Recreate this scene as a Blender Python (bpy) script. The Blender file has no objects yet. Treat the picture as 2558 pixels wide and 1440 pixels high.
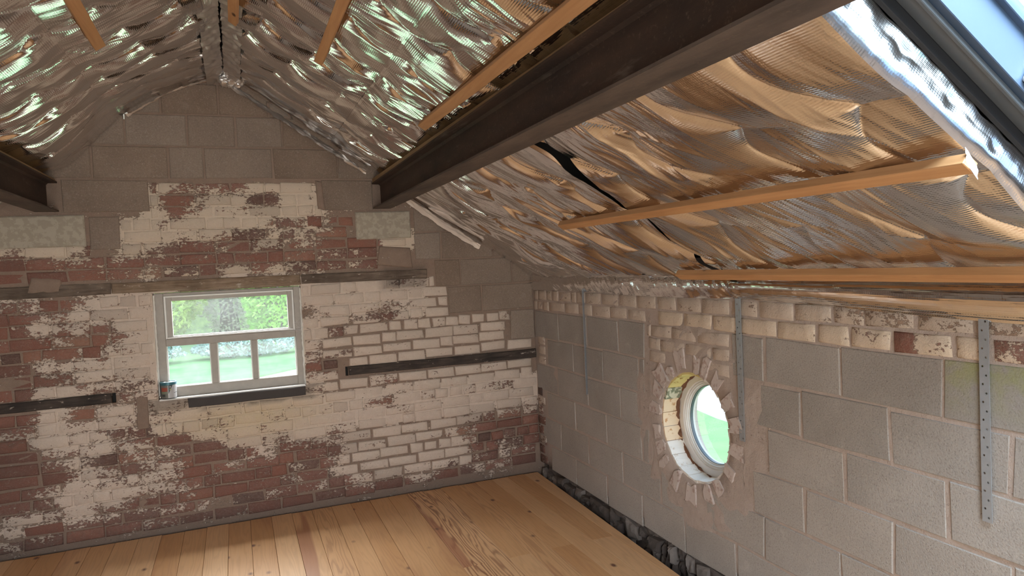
import bpy, bmesh, math, random
import numpy as np
from mathutils import Vector, Matrix

rnd = random.Random(7)
SC = bpy.context.scene
COL = SC.collection
H = 1.82            # eye height above the boards
YB = 5.5            # face of the gable wall
XR = 2.39           # face of the right wall
ZR, KP = 3.298, 0.669   # ridge height and pitch of the roof

# ------------------------------------------------------------------ camera
def cam_matrix():
    a, b, c = -0.379137902, -0.0367821951, 0.0454331989
    Rx = np.array([[1, 0, 0], [0, math.cos(b), -math.sin(b)], [0, math.sin(b), math.cos(b)]])
    Rz = np.array([[math.cos(a), -math.sin(a), 0], [math.sin(a), math.cos(a), 0], [0, 0, 1]])
    Ry = np.array([[math.cos(c), 0, math.sin(c)], [0, 1, 0], [-math.sin(c), 0, math.cos(c)]])
    return Rz @ Rx @ Ry
CM = cam_matrix()
cd = bpy.data.cameras.new('camera'); cam = bpy.data.objects.new('camera', cd); COL.objects.link(cam)
m = Matrix.Identity(4)
for r in range(3):
    m[r][0], m[r][1], m[r][2] = CM[r][0], CM[r][2], -CM[r][1]
m[2][3] = H
cam.matrix_world = m
cd.sensor_width = 36; cd.lens = 1731.97 / 2558 * 36; cd.clip_start = 0.02
SC.camera = cam

# ------------------------------------------------------------------ world, light, exposure
SC.view_settings.view_transform = 'Standard'; SC.view_settings.look = 'None'
SC.view_settings.gamma = 1; SC.view_settings.use_curve_mapping = False
SC.view_settings.exposure = 0.52
SC.cycles.use_denoising = True; SC.cycles.use_adaptive_sampling = True; SC.cycles.adaptive_threshold = 0.025
SC.cycles.max_bounces = 10; SC.cycles.diffuse_bounces = 5; SC.cycles.glossy_bounces = 5
SC.cycles.transparent_max_bounces = 12
SC.cycles.sample_clamp_indirect = 6.0
W = bpy.data.worlds.new('overcast_sky'); SC.world = W; W.use_nodes = True
nt = W.node_tree
bg = nt.nodes['Background']
tc = nt.nodes.new('ShaderNodeTexCoord'); sx = nt.nodes.new('ShaderNodeSeparateXYZ')
rp = nt.nodes.new('ShaderNodeValToRGB')
nt.links.new(tc.outputs['Generated'], sx.inputs[0]); nt.links.new(sx.outputs['Z'], rp.inputs[0])
rp.color_ramp.elements[0].position = 0.0; rp.color_ramp.elements[0].color = (0.72, 0.83, 0.95, 1)
rp.color_ramp.elements[1].position = 0.9; rp.color_ramp.elements[1].color = (0.50, 0.73, 1.0, 1)
nt.links.new(rp.outputs[0], bg.inputs[0]); bg.inputs[1].default_value = 3.4

def area(name, loc, direction, sx_, sy_, power, color, portal=False, spread=None):
    l = bpy.data.lights.new(name, 'AREA'); l.shape = 'RECTANGLE'; l.size = sx_; l.size_y = sy_
    l.energy = power; l.color = color
    if portal: l.cycles.is_portal = True
    if spread: l.spread = spread
    o = bpy.data.objects.new(name, l); COL.objects.link(o); o.location = loc
    o.rotation_euler = Vector(direction).to_track_quat('-Z', 'Y').to_euler()
    return o
NRM = Vector((KP, 0, 1)).normalized()      # outward normal of the right pitch
NLM = Vector((-KP, 0, 1)).normalized()
def roofR(x, y, d=0.0): return Vector((x, y, ZR - KP * x)) - NRM * d     # d > 0 is down into the room
def roofL(x, y, d=0.0): return Vector((-x, y, ZR - KP * x)) - NLM * d    # x given as distance from the ridge
# lamps added in place of daylight at the openings, and portals for the sky
area('added_fill_rear_opening', (0.0, -2.30, 1.35), (0, 1, -0.02), 2.2, 2.0, 108, (1.0, 0.975, 0.96))  # added fill lamp outside an unseen rear opening
area('added_sky_lamp_gable_window', (0.0, 6.62, 2.34), (0, -0.72, -0.69), 3.2, 0.85, 360, (1.0, 0.97, 0.95))  # added lamp in place of bright sky, set to shape the floor patch
area('portal_roof_window_right', roofR(1.71, 0.65, -0.32), -NRM, 1.2, 1.2, 1, (1, 1, 1), True)
area('added_sky_lamp_roof_window', roofR(1.35, 0.30, -1.1), (0.10, 0.12, -1), 1.5, 1.3, 270, (0.74, 0.87, 1.0))  # added lamp in place of the sky above the roof window
area('portal_gable_window', (-0.046, 5.86, 1.34), (0, -1, 0), 1.0, 0.75, 1, (1, 1, 1), True)
area('portal_round_window', (2.72, 3.29, 0.826), (-1, 0, 0), 0.62, 0.62, 1, (1, 1, 1), True)

# ------------------------------------------------------------------ helpers
def tag(o, label=None, cat=None, group=None, kind=None):
    if label: o['label'] = label
    if cat: o['category'] = cat
    if group: o['group'] = group
    if kind: o['kind'] = kind
    return o
def empty(name, loc=(0, 0, 0), rotz=0.0):
    o = bpy.data.objects.new(name, None); COL.objects.link(o); o.location = loc; o.rotation_euler = (0, 0, rotz)
    o.empty_display_size = 0.1
    return o
def mesh(name, v, f, mat, parent=None, col=None, smooth=False, center=False, recalc=False, uv=None):
    v = np.asarray(v, dtype=float)
    loc = v.mean(axis=0) if center else np.zeros(3)
    me = bpy.data.meshes.new(name); me.from_pydata((v - loc).tolist(), [], [list(map(int, q)) for q in f]); me.update()
    if recalc:
        bm = bmesh.new(); bm.from_mesh(me); bmesh.ops.recalc_face_normals(bm, faces=bm.faces); bm.to_mesh(me); bm.free()
    if col is not None:
        at = me.color_attributes.new('Col', 'FLOAT_COLOR', 'POINT')
        at.data.foreach_set('color', np.asarray(col, dtype=np.float32).ravel())
    if uv is not None:
        ul = me.uv_layers.new(name='UVMap'); li = np.zeros(len(me.loops), dtype=np.int32)
        me.loops.foreach_get('vertex_index', li)
        ul.data.foreach_set('uv', np.asarray(uv, dtype=np.float32)[li].ravel())
    if smooth: me.polygons.foreach_set('use_smooth', [True] * len(me.polygons))
    me.materials.append(mat)
    o = bpy.data.objects.new(name, me); COL.objects.link(o); o.location = loc
    if parent is not None:
        o.parent = parent
        o.matrix_parent_inverse = parent_world(parent).inverted()
    return o
def parent_world(p):
    M = Matrix.LocRotScale(p.location, p.rotation_euler, p.scale)
    return M if p.parent is None else parent_world(p.parent) @ p.matrix_parent_inverse @ M
BOXF = [(0, 3, 2, 1), (4, 5, 6, 7), (0, 1, 5, 4), (1, 2, 6, 5), (2, 3, 7, 6), (3, 0, 4, 7)]
def box_vf(x0, x1, y0, y1, z0, z1):
    return [(x0, y0, z0), (x1, y0, z0), (x1, y1, z0), (x0, y1, z0), (x0, y0, z1), (x1, y0, z1), (x1, y1, z1), (x0, y1, z1)], BOXF
def bevel_mesh(o, w, seg=1):
    bm = bmesh.new(); bm.from_mesh(o.data)
    bmesh.ops.bevel(bm, geom=list(bm.edges), offset=w, segments=seg, affect='EDGES', profile=0.5, clamp_overlap=True)
    bm.to_mesh(o.data); bm.free()
def box(name, x0, x1, y0, y1, z0, z1, mat, parent=None, bev=0.0, center=True):
    v, f = box_vf(x0, x1, y0, y1, z0, z1)
    o = mesh(name, v, f, mat, parent, center=center)
    if bev: bevel_mesh(o, bev)
    return o
class MB:
    def __init__(s): s.v, s.f, s.c = [], [], []
    def add(s, v, f, c=None):
        n = len(s.v); s.v += [tuple(p) for p in v]; s.f += [tuple(i + n for i in q) for q in f]
        if c is not None: s.c += list(c)
    def build(s, name, mat, parent=None, **k):
        return mesh(name, s.v, s.f, mat, parent, col=(s.c if s.c else None), **k)
def obox(c, ax, ay, az, hx, hy, hz):
    c, ax, ay, az = map(Vector, (c, ax, ay, az))
    v = [c + ax * (hx * i) + ay * (hy * j) + az * (hz * k) for k in (-1, 1) for (i, j) in ((-1, -1), (1, -1), (1, 1), (-1, 1))]
    return [tuple(p) for p in v], BOXF

# numpy perlin
_rs = np.random.RandomState(11); _P = _rs.permutation(256); _P = np.concatenate([_P, _P, _P])
_G = np.stack([np.cos(np.arange(256) * 2 * np.pi / 256 * 37), np.sin(np.arange(256) * 2 * np.pi / 256 * 37)], 1)
def perlin(x, y):
    x = np.asarray(x, float); y = np.asarray(y, float)
    xi = np.floor(x).astype(int); yi = np.floor(y).astype(int); xf = x - xi; yf = y - yi
    xi &= 255; yi &= 255
    def g(ix, iy, dx, dy):
        h = _P[_P[ix & 255] + (iy & 255)]; return _G[h, 0] * dx + _G[h, 1] * dy
    u = xf ** 3 * (xf * (xf * 6 - 15) + 10); v = yf ** 3 * (yf * (yf * 6 - 15) + 10)
    a = g(xi, yi, xf, yf); b = g(xi + 1, yi, xf - 1, yf); c = g(xi, yi + 1, xf, yf - 1); d = g(xi + 1, yi + 1, xf - 1, yf - 1)
    return (a + u * (b - a)) * (1 - v) + (c + u * (d - c)) * v
def fbm(x, y, o=3):
    r = 0; a = 1
    for i in range(o): r = r + a * perlin(x * 2 ** i + 17 * i, y * 2 ** i + 9 * i); a *= .5
    return r

# ------------------------------------------------------------------ materials
class NT:
    def __init__(s, name):
        s.m = bpy.data.materials.new(name); s.m.use_nodes = True; s.t = s.m.node_tree
        s.b = s.t.nodes['Principled BSDF']; s.out = s.t.nodes['Material Output']
    def n(s, typ, **k):
        nd = s.t.nodes.new(typ)
        for a, b in k.items():
            if a == 'ins':
                for q, w in b.items():
                    if hasattr(w, 'is_output'): s.t.links.new(w, nd.inputs[q])
                    else: nd.inputs[q].default_value = w
            else: setattr(nd, a, b)
        return nd
    def link(s, a, b): s.t.links.new(a, b)
    def pos(s): return s.n('ShaderNodeNewGeometry').outputs['Position']
    def obj(s): return s.n('ShaderNodeTexCoord').outputs['Object']
    def map(s, v, scale=(1, 1, 1), loc=(0, 0, 0)):
        return s.n('ShaderNodeMapping', ins={'Vector': v, 'Scale': scale, 'Location': loc}).outputs[0]
    def noise(s, v, scale, detail=5, rough=.6, dist=0.0, color=False):
        nd = s.n('ShaderNodeTexNoise', ins={'Vector': v, 'Scale': scale, 'Detail': detail, 'Roughness': rough, 'Distortion': dist})
        return nd.outputs['Color' if color else 'Fac']
    def ramp(s, f, stops, interp='LINEAR'):
        nd = s.n('ShaderNodeValToRGB', ins={0: f}); cr = nd.color_ramp; cr.interpolation = interp
        while len(cr.elements) < len(stops): cr.elements.new(0.5)
        for e, (p, c) in zip(cr.elements, stops):
            e.position = p; e.color = (c, c, c, 1) if isinstance(c, (int, float)) else (*c, 1)
        return nd.outputs[0]
    def math(s, op, a, b=0.0, c=0.0, clamp=False):
        nd = s.n('ShaderNodeMath', operation=op, use_clamp=clamp)
        for i, x in enumerate((a, b, c)):
            if hasattr(x, 'is_output'): s.link(x, nd.inputs[i])
            else: nd.inputs[i].default_value = x
        return nd.outputs[0]
    def mix(s, f, a, b, mode='MIX'):
        nd = s.n('ShaderNodeMix', data_type='RGBA', blend_type=mode)
        for sock, x in ((nd.inputs[0], f), (nd.inputs[6], a), (nd.inputs[7], b)):
            if hasattr(x, 'is_output'): s.link(x, sock)
            elif isinstance(x, (int, float)): sock.default_value = x
            else: sock.default_value = (*x, 1)
        return nd.outputs[2]
    def bump(s, h, strength=.5, dist=.01):
        nd = s.n('ShaderNodeBump', ins={'Height': h, 'Strength': strength, 'Distance': dist}); s.link(nd.outputs[0], s.b.inputs['Normal']); return nd
    def set(s, **k):
        for a, b in k.items():
            a = a.replace('_', ' ')
            if hasattr(b, 'is_output'): s.link(b, s.b.inputs[a])
            elif isinstance(b, tuple) and len(b) == 3: s.b.inputs[a].default_value = (*b, 1)
            else: s.b.inputs[a].default_value = b
        return s.m

def m_masonry(name, mortar=False, yellow=(0.64, 0.52, 0.35), ma=(.175, .118, .092), mb=(.31, .222, .172)):
    """old brick or its mortar under flaking limewash; Col = (paint cover, tone, soot, yellowing)"""
    s = NT(name); P = s.pos()
    at = s.n('ShaderNodeAttribute', attribute_name='Col'); sp = s.n('ShaderNodeSeparateColor', ins={0: at.outputs['Color']})
    cov, tone, soot = sp.outputs[0], sp.outputs[1], sp.outputs[2]; yel = at.outputs['Alpha']
    st = s.map(P, (1, 1, 1.9))
    n1 = s.noise(st, 11, 6, .62); n2 = s.noise(s.map(P, (1, 1, 1.6)), 48, 5, .75)
    nn = s.math('ADD', s.math('MULTIPLY', s.math('SUBTRACT', n1, .5), 1.7), s.math('MULTIPLY', s.math('SUBTRACT', n2, .5), 2.0))
    e = s.math('ADD', cov, nn)
    mask = s.ramp(e, [(.46, 0.0), (.53, 1.0)])
    fine = s.noise(P, 160, 3, .7); mid = s.noise(P, 24, 5, .65); big = s.noise(P, 3.0, 3, .5)
    if mortar:
        base = s.mix(mid, ma, mb)
        base = s.mix(s.math('MULTIPLY', fine, .3), base, (.46, .36, .29))
    else:
        base = s.ramp(tone, [(0, (.055, .035, .032)), (.12, (.105, .045, .038)), (.3, (.20, .075, .056)), (.5, (.285, .103, .072)), (.7, (.345, .145, .095)), (.85, (.38, .20, .12)), (1, (.47, .36, .26))])
        base = s.mix(s.math('MULTIPLY', mid, .75), base, (.205, .135, .110))
        base = s.mix(s.ramp(fine, [(.55, 0.0), (.8, .5)]), base, (.52, .40, .33))
        # remains of limewash rubbed into the pores
        haze = s.ramp(s.math('ADD', s.math('MULTIPLY', cov, .5), s.math('SUBTRACT', n2, .1)), [(.45, 0.0), (.95, .42)])
        base = s.mix(haze, base, (.52, .42, .37))
    paint = s.mix(mid, (.58, .47, .395), (.73, .615, .53))
    paint = s.mix(s.ramp(big, [(.4, 0.0), (.65, .3)]), paint, (.60, .53, .46))
    paint = s.mix(s.math('MULTIPLY', yel, s.ramp(mid, [(.3, .5), (.7, 1.0)])), paint, yellow)
    paint = s.mix(s.ramp(n2, [(.27, .75), (.36, 0.0)]), paint, (.22, .15, .12))
    edge = s.ramp(e, [(.40, 0.0), (.47, .45), (.54, 0.0)])
    c = s.mix(mask, base, paint); c = s.mix(edge, c, (.15, .09, .07))
    c = s.mix(s.math('MULTIPLY', soot, s.ramp(mid, [(.25, .6), (.6, 1.0)])), c, (.055, .046, .042))
    h = s.math('ADD', s.math('MULTIPLY', mask, .5), s.math('ADD', s.math('MULTIPLY', mid, .9), s.math('MULTIPLY', fine, .35)))
    s.bump(h, .9, .008)
    return s.set(Base_Color=c, Roughness=.88)
M_BRICK = m_masonry('limewashed_brick'); M_MORTAR = m_masonry('lime_mortar', True)
M_MORTARR = m_masonry('pale_block_mortar', True, ma=(.37, .300, .268), mb=(.53, .455, .415))

def m_block(name, ca, cb):
    s = NT(name); P = s.pos()
    at = s.n('ShaderNodeAttribute', attribute_name='Col'); sp = s.n('ShaderNodeSeparateColor', ins={0: at.outputs['Color']})
    big = s.noise(P, 2.6, 4, .6); fine = s.noise(P, 130, 3, .75); grit = s.n('ShaderNodeTexVoronoi', ins={'Vector': P, 'Scale': 150.0}).outputs['Distance']
    c = s.mix(s.ramp(big, [(.3, 0.0), (.7, 1.0)]), ca, cb)
    c = s.mix(s.math('MULTIPLY', sp.outputs[1], .8), c, (.46, .42, .385))
    c = s.mix(s.ramp(fine, [(.33, .45), (.47, 0.0)]), c, (.13, .105, .09))
    c = s.mix(s.ramp(fine, [(.58, 0.0), (.72, .5)]), c, (.56, .51, .46))
    c = s.mix(sp.outputs[2], c, (.10, .085, .078))
    c = s.mix(s.math('MULTIPLY', at.outputs['Alpha'], s.ramp(s.noise(P, 14, 4, .6), [(.35, 0.0), (.6, 1.0)])), c, (.28, .31, .08))
    eff = s.ramp(s.noise(s.map(P, (1, 1, 1.4)), 5.5, 6, .7), [(.60, 0.0), (.72, .55)])
    c = s.mix(s.math('MULTIPLY', eff, sp.outputs[0]), c, (.62, .58, .54))
    s.bump(s.math('ADD', s.math('MULTIPLY', fine, 1.0), s.math('MULTIPLY', grit, .5)), .55, .003)
    return s.set(Base_Color=c, Roughness=.93)
M_BLOCK = m_block('concrete_block', (.325, .300, .280), (.445, .415, .390))
M_BLOCKB = m_block('gable_block', (.185, .130, .095), (.270, .198, .150))

def m_oldwood(name, a, b, white=0.0, scale=(1, 1, 9)):
    s = NT(name); P = s.pos(); q = s.map(P, scale)
    g = s.noise(q, 7, 7, .65, .6); n = s.noise(P, 5, 4, .6); w = s.noise(s.map(P, (1, 1, 2.2)), 16, 6, .7)
    c = s.mix(s.ramp(g, [(.3, 0.0), (.68, 1.0)]), a, b)
    c = s.mix(s.ramp(n, [(.35, .5), (.6, 0.0)]), c, tuple(x * .35 for x in a))
    c = s.mix(s.ramp(w, [(.63 - white, 0.0), (.67 - white, .85)]), c, (.50, .43, .37))
    s.bump(g, .6, .006)
    return s.set(Base_Color=c, Roughness=.85)
M_LINTEL = m_oldwood('weathered_lintel', (.10, .070, .052), (.235, .180, .142), .0)
M_LINTEL2 = m_oldwood('stained_lintel', (.16, .10, .06), (.34, .255, .185), .0)
M_TIMBER = m_oldwood('blackened_timber', (.026, .020, .018), (.095, .072, .060), .01)

def m_pine(name, a, b, along):
    s = NT(name); O = s.obj(); rr = s.n('ShaderNodeObjectInfo').outputs['Random']
    off = s.n('ShaderNodeCombineXYZ', ins={0: s.math('MULTIPLY', rr, 37.0), 1: s.math('MULTIPLY', rr, 91.0), 2: s.math('MULTIPLY', rr, 13.0)}).outputs[0]
    v = s.n('ShaderNodeVectorMath', operation='ADD', ins={0: O, 1: off}).outputs[0]
    q = s.map(v, along); g = s.noise(q, 30, 5, .6, .8); n = s.noise(v, 6, 3, .5)
    kn = s.n('ShaderNodeTexVoronoi', ins={'Vector': s.map(v, tuple(.35 + .65 * (x if x > .5 else x * 3) for x in along)), 'Scale': 7.0}).outputs['Distance']
    c = s.mix(s.ramp(g, [(.3, 0.0), (.7, 1.0)]), a, b)
    c = s.mix(s.math('MULTIPLY', n, .35), c, tuple(x * .6 for x in a))
    c = s.mix(s.ramp(kn, [(.05, 1.0), (.10, 0.0)]), c, (.10, .045, .02))
    s.bump(g, .25, .002)
    return s.set(Base_Color=c, Roughness=.62)
M_BATTEN = m_pine('sawn_pine', (.48, .24, .100), (.64, .355, .165), (1, .07, 1))
M_PLATE = m_pine('plate_timber', (.26, .165, .075), (.42, .28, .14), (1, .06, 1))

def m_floor():
    s = NT('varnished_pine_board'); O = s.obj(); oi = s.n('ShaderNodeObjectInfo'); rr = oi.outputs['Random']
    oc = s.n('ShaderNodeSeparateColor', ins={0: oi.outputs['Color']})
    off = s.n('ShaderNodeCombineXYZ', ins={0: s.math('MULTIPLY', rr, 53.0), 1: s.math('MULTIPLY', rr, 71.0), 2: 0.0}).outputs[0]
    v = s.n('ShaderNodeVectorMath', operation='ADD', ins={0: O, 1: off}).outputs[0]
    q = s.map(v, (1, .09, 1))
    warp = s.noise(q, 9, 3, .5)
    sx_ = s.n('ShaderNodeSeparateXYZ', ins={0: v})
    ph = s.math('ADD', s.math('MULTIPLY', sx_.outputs[0], 190.0), s.math('MULTIPLY', warp, 62.0))
    ring = s.math('MULTIPLY_ADD', s.math('SINE', ph), .5, .5)
    ring = s.math('POWER', ring, 2.2)
    grain = s.noise(s.map(v, (1, .03, 1)), 110, 4, .6)
    big = s.noise(q, 5, 3, .5)
    c = s.ramp(s.math('ADD', s.math('MULTIPLY', big, .55), s.math('MULTIPLY', rr, .45)), [(.2, (.58, .313, .140)), (.5, (.67, .398, .200)), (.8, (.76, .488, .274))])
    c = s.mix(s.math('MULTIPLY', s.ramp(grain, [(.35, .5), (.6, 0.0)]), .4), c, (.52, .29, .14))
    fig = s.math('MULTIPLY', ring, s.math('MULTIPLY_ADD', oc.outputs[0], .8, .10))
    c = s.mix(fig, c, (.235, .085, .04))
    heart = s.math('MULTIPLY', s.ramp(s.noise(q, 4.5, 2, .5), [(.56, 0.0), (.60, 1.0)]), oc.outputs[1])
    c = s.mix(s.math('MULTIPLY', heart, .75), c, (.36, .145, .075))
    vo = s.n('ShaderNodeTexVoronoi', ins={'Vector': s.map(v, (1, .62, 1)), 'Scale': 6.4})
    kd = vo.outputs['Distance']
    pick = s.math('GREATER_THAN', s.n('ShaderNodeSeparateColor', ins={0: vo.outputs['Color']}).outputs[0], .30)
    c = s.mix(s.math('MULTIPLY', pick, s.ramp(kd, [(.060, 1.0), (.085, .5), (.14, 0.0)])), c, (.15, .062, .04))
    s.bump(s.math('ADD', grain, s.math('MULTIPLY', ring, .3)), .08, .002)
    return s.set(Base_Color=c, Roughness=s.math('MULTIPLY_ADD', grain, .25, .30))
M_FLOOR = m_floor()

def m_steel(name, ca, cb):
    s = NT(name); P = s.pos()
    n = s.noise(s.map(P, (1, .25, 1)), 7, 6, .65); f = s.noise(P, 60, 4, .7); k = s.noise(s.map(P, (3, .5, 3)), 5, 5, .7)
    c = s.mix(s.ramp(n, [(.35, 0.0), (.7, 1.0)]), ca, cb)
    c = s.mix(s.ramp(f, [(.58, 0.0), (.75, .5)]), c, (.20, .14, .10))
    c = s.mix(s.ramp(k, [(.6, 0.0), (.75, .45)]), c, (.25, .21, .175))
    s.bump(s.math('ADD', n, s.math('MULTIPLY', f, .5)), .35, .004)
    return s.set(Base_Color=c, Roughness=.72, Metallic=.25)
M_STEEL = m_steel('rusty_mill_steel', (.034, .022, .018), (.085, .048, .033)); M_STEELF = m_steel('pale_flange_steel', (.060, .046, .040), (.150, .112, .092))  # the bottom flange takes a paler colour than the web

def m_foil(name, tint=(.84, .82, .81), rough=.115, rib=1.0):
    s = NT(name); uv = s.n('ShaderNodeTexCoord').outputs['UV']
    sp = s.n('ShaderNodeSeparateXYZ', ins={0: uv})
    wob = s.noise(uv, 6, 2, .5)
    a = s.math('SINE', s.math('ADD', s.math('MULTIPLY', sp.outputs[0], 2 * math.pi / .0095), s.math('MULTIPLY', wob, 5.0)))
    b = s.math('SINE', s.math('ADD', s.math('MULTIPLY', sp.outputs[1], 2 * math.pi / .0088), s.math('MULTIPLY', wob, 5.0)))
    g = s.math('ADD', s.math('MULTIPLY', s.math('MULTIPLY_ADD', a, .5, .5), .35), s.math('MULTIPLY_ADD', b, .5, .5))
    cr = s.noise(s.map(uv, (1, 1, 1)), 55, 4, .6)
    r = s.math('MULTIPLY_ADD', s.noise(uv, 9, 4, .6), .11, rough - .055)
    s.bump(s.math('ADD', s.math('MULTIPLY', g, .30 * rib), s.math('MULTIPLY', cr, .40)), .25, .0025)
    dirt = s.noise(uv, 3, 4, .6)
    c = s.mix(s.ramp(dirt, [(.45, 0.0), (.75, .35)]), tint, (.60, .565, .545))
    return s.set(Base_Color=c, Metallic=1.0, Roughness=r)
M_FOIL = m_foil('foil_insulation'); M_FOILU = m_foil('foil_reveal_strip', (.84, .84, .85), .20, .6); M_FOILD = m_foil('foil_tape', (.70, .67, .65), .34, .3)
M_FOILV = m_foil('foil_reverse', (.84, .72, .63), .50, .1)
for mm, mt in ((M_FOILD, .85), (M_FOILV, .25)): mm.node_tree.nodes['Principled BSDF'].inputs['Metallic'].default_value = mt

def m_simple(name, c, rough=.6, metal=0.0, var=.25, scale=12):
    s = NT(name); n = s.noise(s.pos(), scale, 5, .6)
    s.bump(n, .2, .003)
    return s.set(Base_Color=s.mix(s.math('MULTIPLY', n, var * 2), c, tuple(x * .55 for x in c)), Roughness=rough, Metallic=metal)
M_FRAME = m_simple('flaking_white_gloss', (.46, .42, .375), .5, 0, .35, 18)
M_BEADW = m_simple('white_glazing_bead', (.80, .79, .77), .4, 0, .1)
M_UPVC = m_simple('white_ring_frame', (.80, .77, .74), .35, 0, .12)
M_FOAM = m_simple('expanding_foam', (.82, .80, .76), .8, 0, .2, 40)
M_GREYF = m_simple('grey_aluminium', (.10, .113, .125), .35, .2, .15, 9)
M_SASH = m_simple('grey_sash_sky_tint', (.060, .095, .155), .40, 0, .10, 8)  # dark grey sash with the sky's blue reflection put into its colour
M_BLACK = m_simple('matt_black', (.012, .013, .016), .7, 0, .1)
M_GALV = m_simple('galvanised_strap', (.43, .46, .50), .42, .35, .3, 30)
M_RUST = m_simple('rusty_sealant', (.21, .095, .05), .85, 0, .5, 25)
M_DARK = m_simple('void_shade_black', (.030, .027, .025), .95, 0, .3)  # near-black colour stands in for shade in sockets and under the floor
M_DECK = m_simple('roof_deck', (.10, .085, .07), .9, 0, .3)
M_PLASTER = m_simple('pale_plaster', (.55, .50, .45), .9, 0, .1)
M_RUBBLE = m_simple('sooty_rubble', (.135, .110, .100), .95, 0, .6, 30)
M_RUBBLE2 = m_simple('grey_rubble', (.30, .26, .24), .95, 0, .6, 22)
M_GRAVEL = m_simple('pale_gravel', (.74, .72, .68), .95, 0, .15, 60)
M_SLATE = m_simple('dark_sill_render', (.075, .066, .064), .8, 0, .4, 14)
M_COB = m_simple('grey_cobweb', (.62, .60, .60), .9, 0, .1)
M_STAPLE = m_simple('steel_staple', (.55, .55, .55), .35, 1.0, .1)
def m_paintmix(name, c2, thr, base=(.64, .57, .50)):
    s = NT(name); n = s.noise(s.pos(), 26, 5, .65)
    c = s.mix(s.ramp(n, [(thr - .03, 0.0), (thr + .03, 1.0)]), base, c2); s.bump(n, .5, .004)
    return s.set(Base_Color=c, Roughness=.85)
M_REV_W = m_paintmix('white_reveal_paint', (.62, .50, .40), .60, (.80, .76, .71))
M_REV_P = m_paintmix('peach_reveal_paint', (.55, .30, .14), .60, (.80, .62, .44))
M_REV_Y = m_paintmix('yellow_reveal_paint', (.40, .22, .07), .62, (.72, .60, .26))
M_REV_G = m_paintmix('mossy_reveal_paint', (.22, .23, .16), .48, (.62, .58, .46))
M_PAD = m_paintmix('limewashed_padstone', (.36, .315, .25), .50, (.43, .385, .315))
M_VOUS = m_paintmix('pale_mortared_brick', (.42, .315, .28), .56, (.57, .495, .465))
def m_glass(name, dirt=0.05):
    s = NT(name); s.t.nodes.remove(s.b)
    tr = s.n('ShaderNodeBsdfTransparent', ins={0: (.95, .97, .96, 1)}); gl = s.n('ShaderNodeBsdfGlossy', ins={1: .02})
    df = s.n('ShaderNodeBsdfTranslucent', ins={0: (.85, .88, .88, 1)})
    fr = s.n('ShaderNodeFresnel', ins={0: 1.45})
    n = s.ramp(s.noise(s.pos(), 9, 5, .65), [(.35, dirt * .4), (.75, dirt)])
    a = s.n('ShaderNodeMixShader', ins={0: n, 1: tr.outputs[0], 2: df.outputs[0]})
    b = s.n('ShaderNodeMixShader', ins={0: s.math('MULTIPLY', fr.outputs[0], .3), 1: a.outputs[0], 2: gl.outputs[0]})
    s.link(b.outputs[0], s.out.inputs[0]); return s.m
M_GLASS = m_glass('window_glass', .012); M_GLASSD = m_glass('dusty_window_glass', .03)
def m_leaf(name, a, b, sc=3):
    s = NT(name); n = s.noise(s.pos(), sc, 4, .6)
    return s.set(Base_Color=s.mix(s.ramp(n, [(.3, 0.0), (.7, 1.0)]), a, b), Roughness=.6)
M_LEAF = m_leaf('spring_leaf', (.20, .31, .05), (.42, .52, .11)); M_LEAF2 = m_leaf('bright_leaf', (.16, .40, .05), (.36, .62, .09))
M_LEAF3 = m_leaf('bare_twiggy_leaf', (.25, .25, .15), (.42, .40, .27)); M_LEAF4 = m_leaf('grey_green_leaf', (.20, .29, .25), (.36, .47, .42))
M_BANK = m_leaf('wooded_bank_leaf', (.08, .13, .03), (.36, .45, .13), 6)
M_GRASS = m_leaf('grass', (.13, .27, .08), (.23, .38, .13), 1.3)
M_BARK = m_simple('bark', (.14, .10, .075), .9)
M_WIRE = m_simple('grey_wire', (.30, .30, .30), .6)

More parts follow.
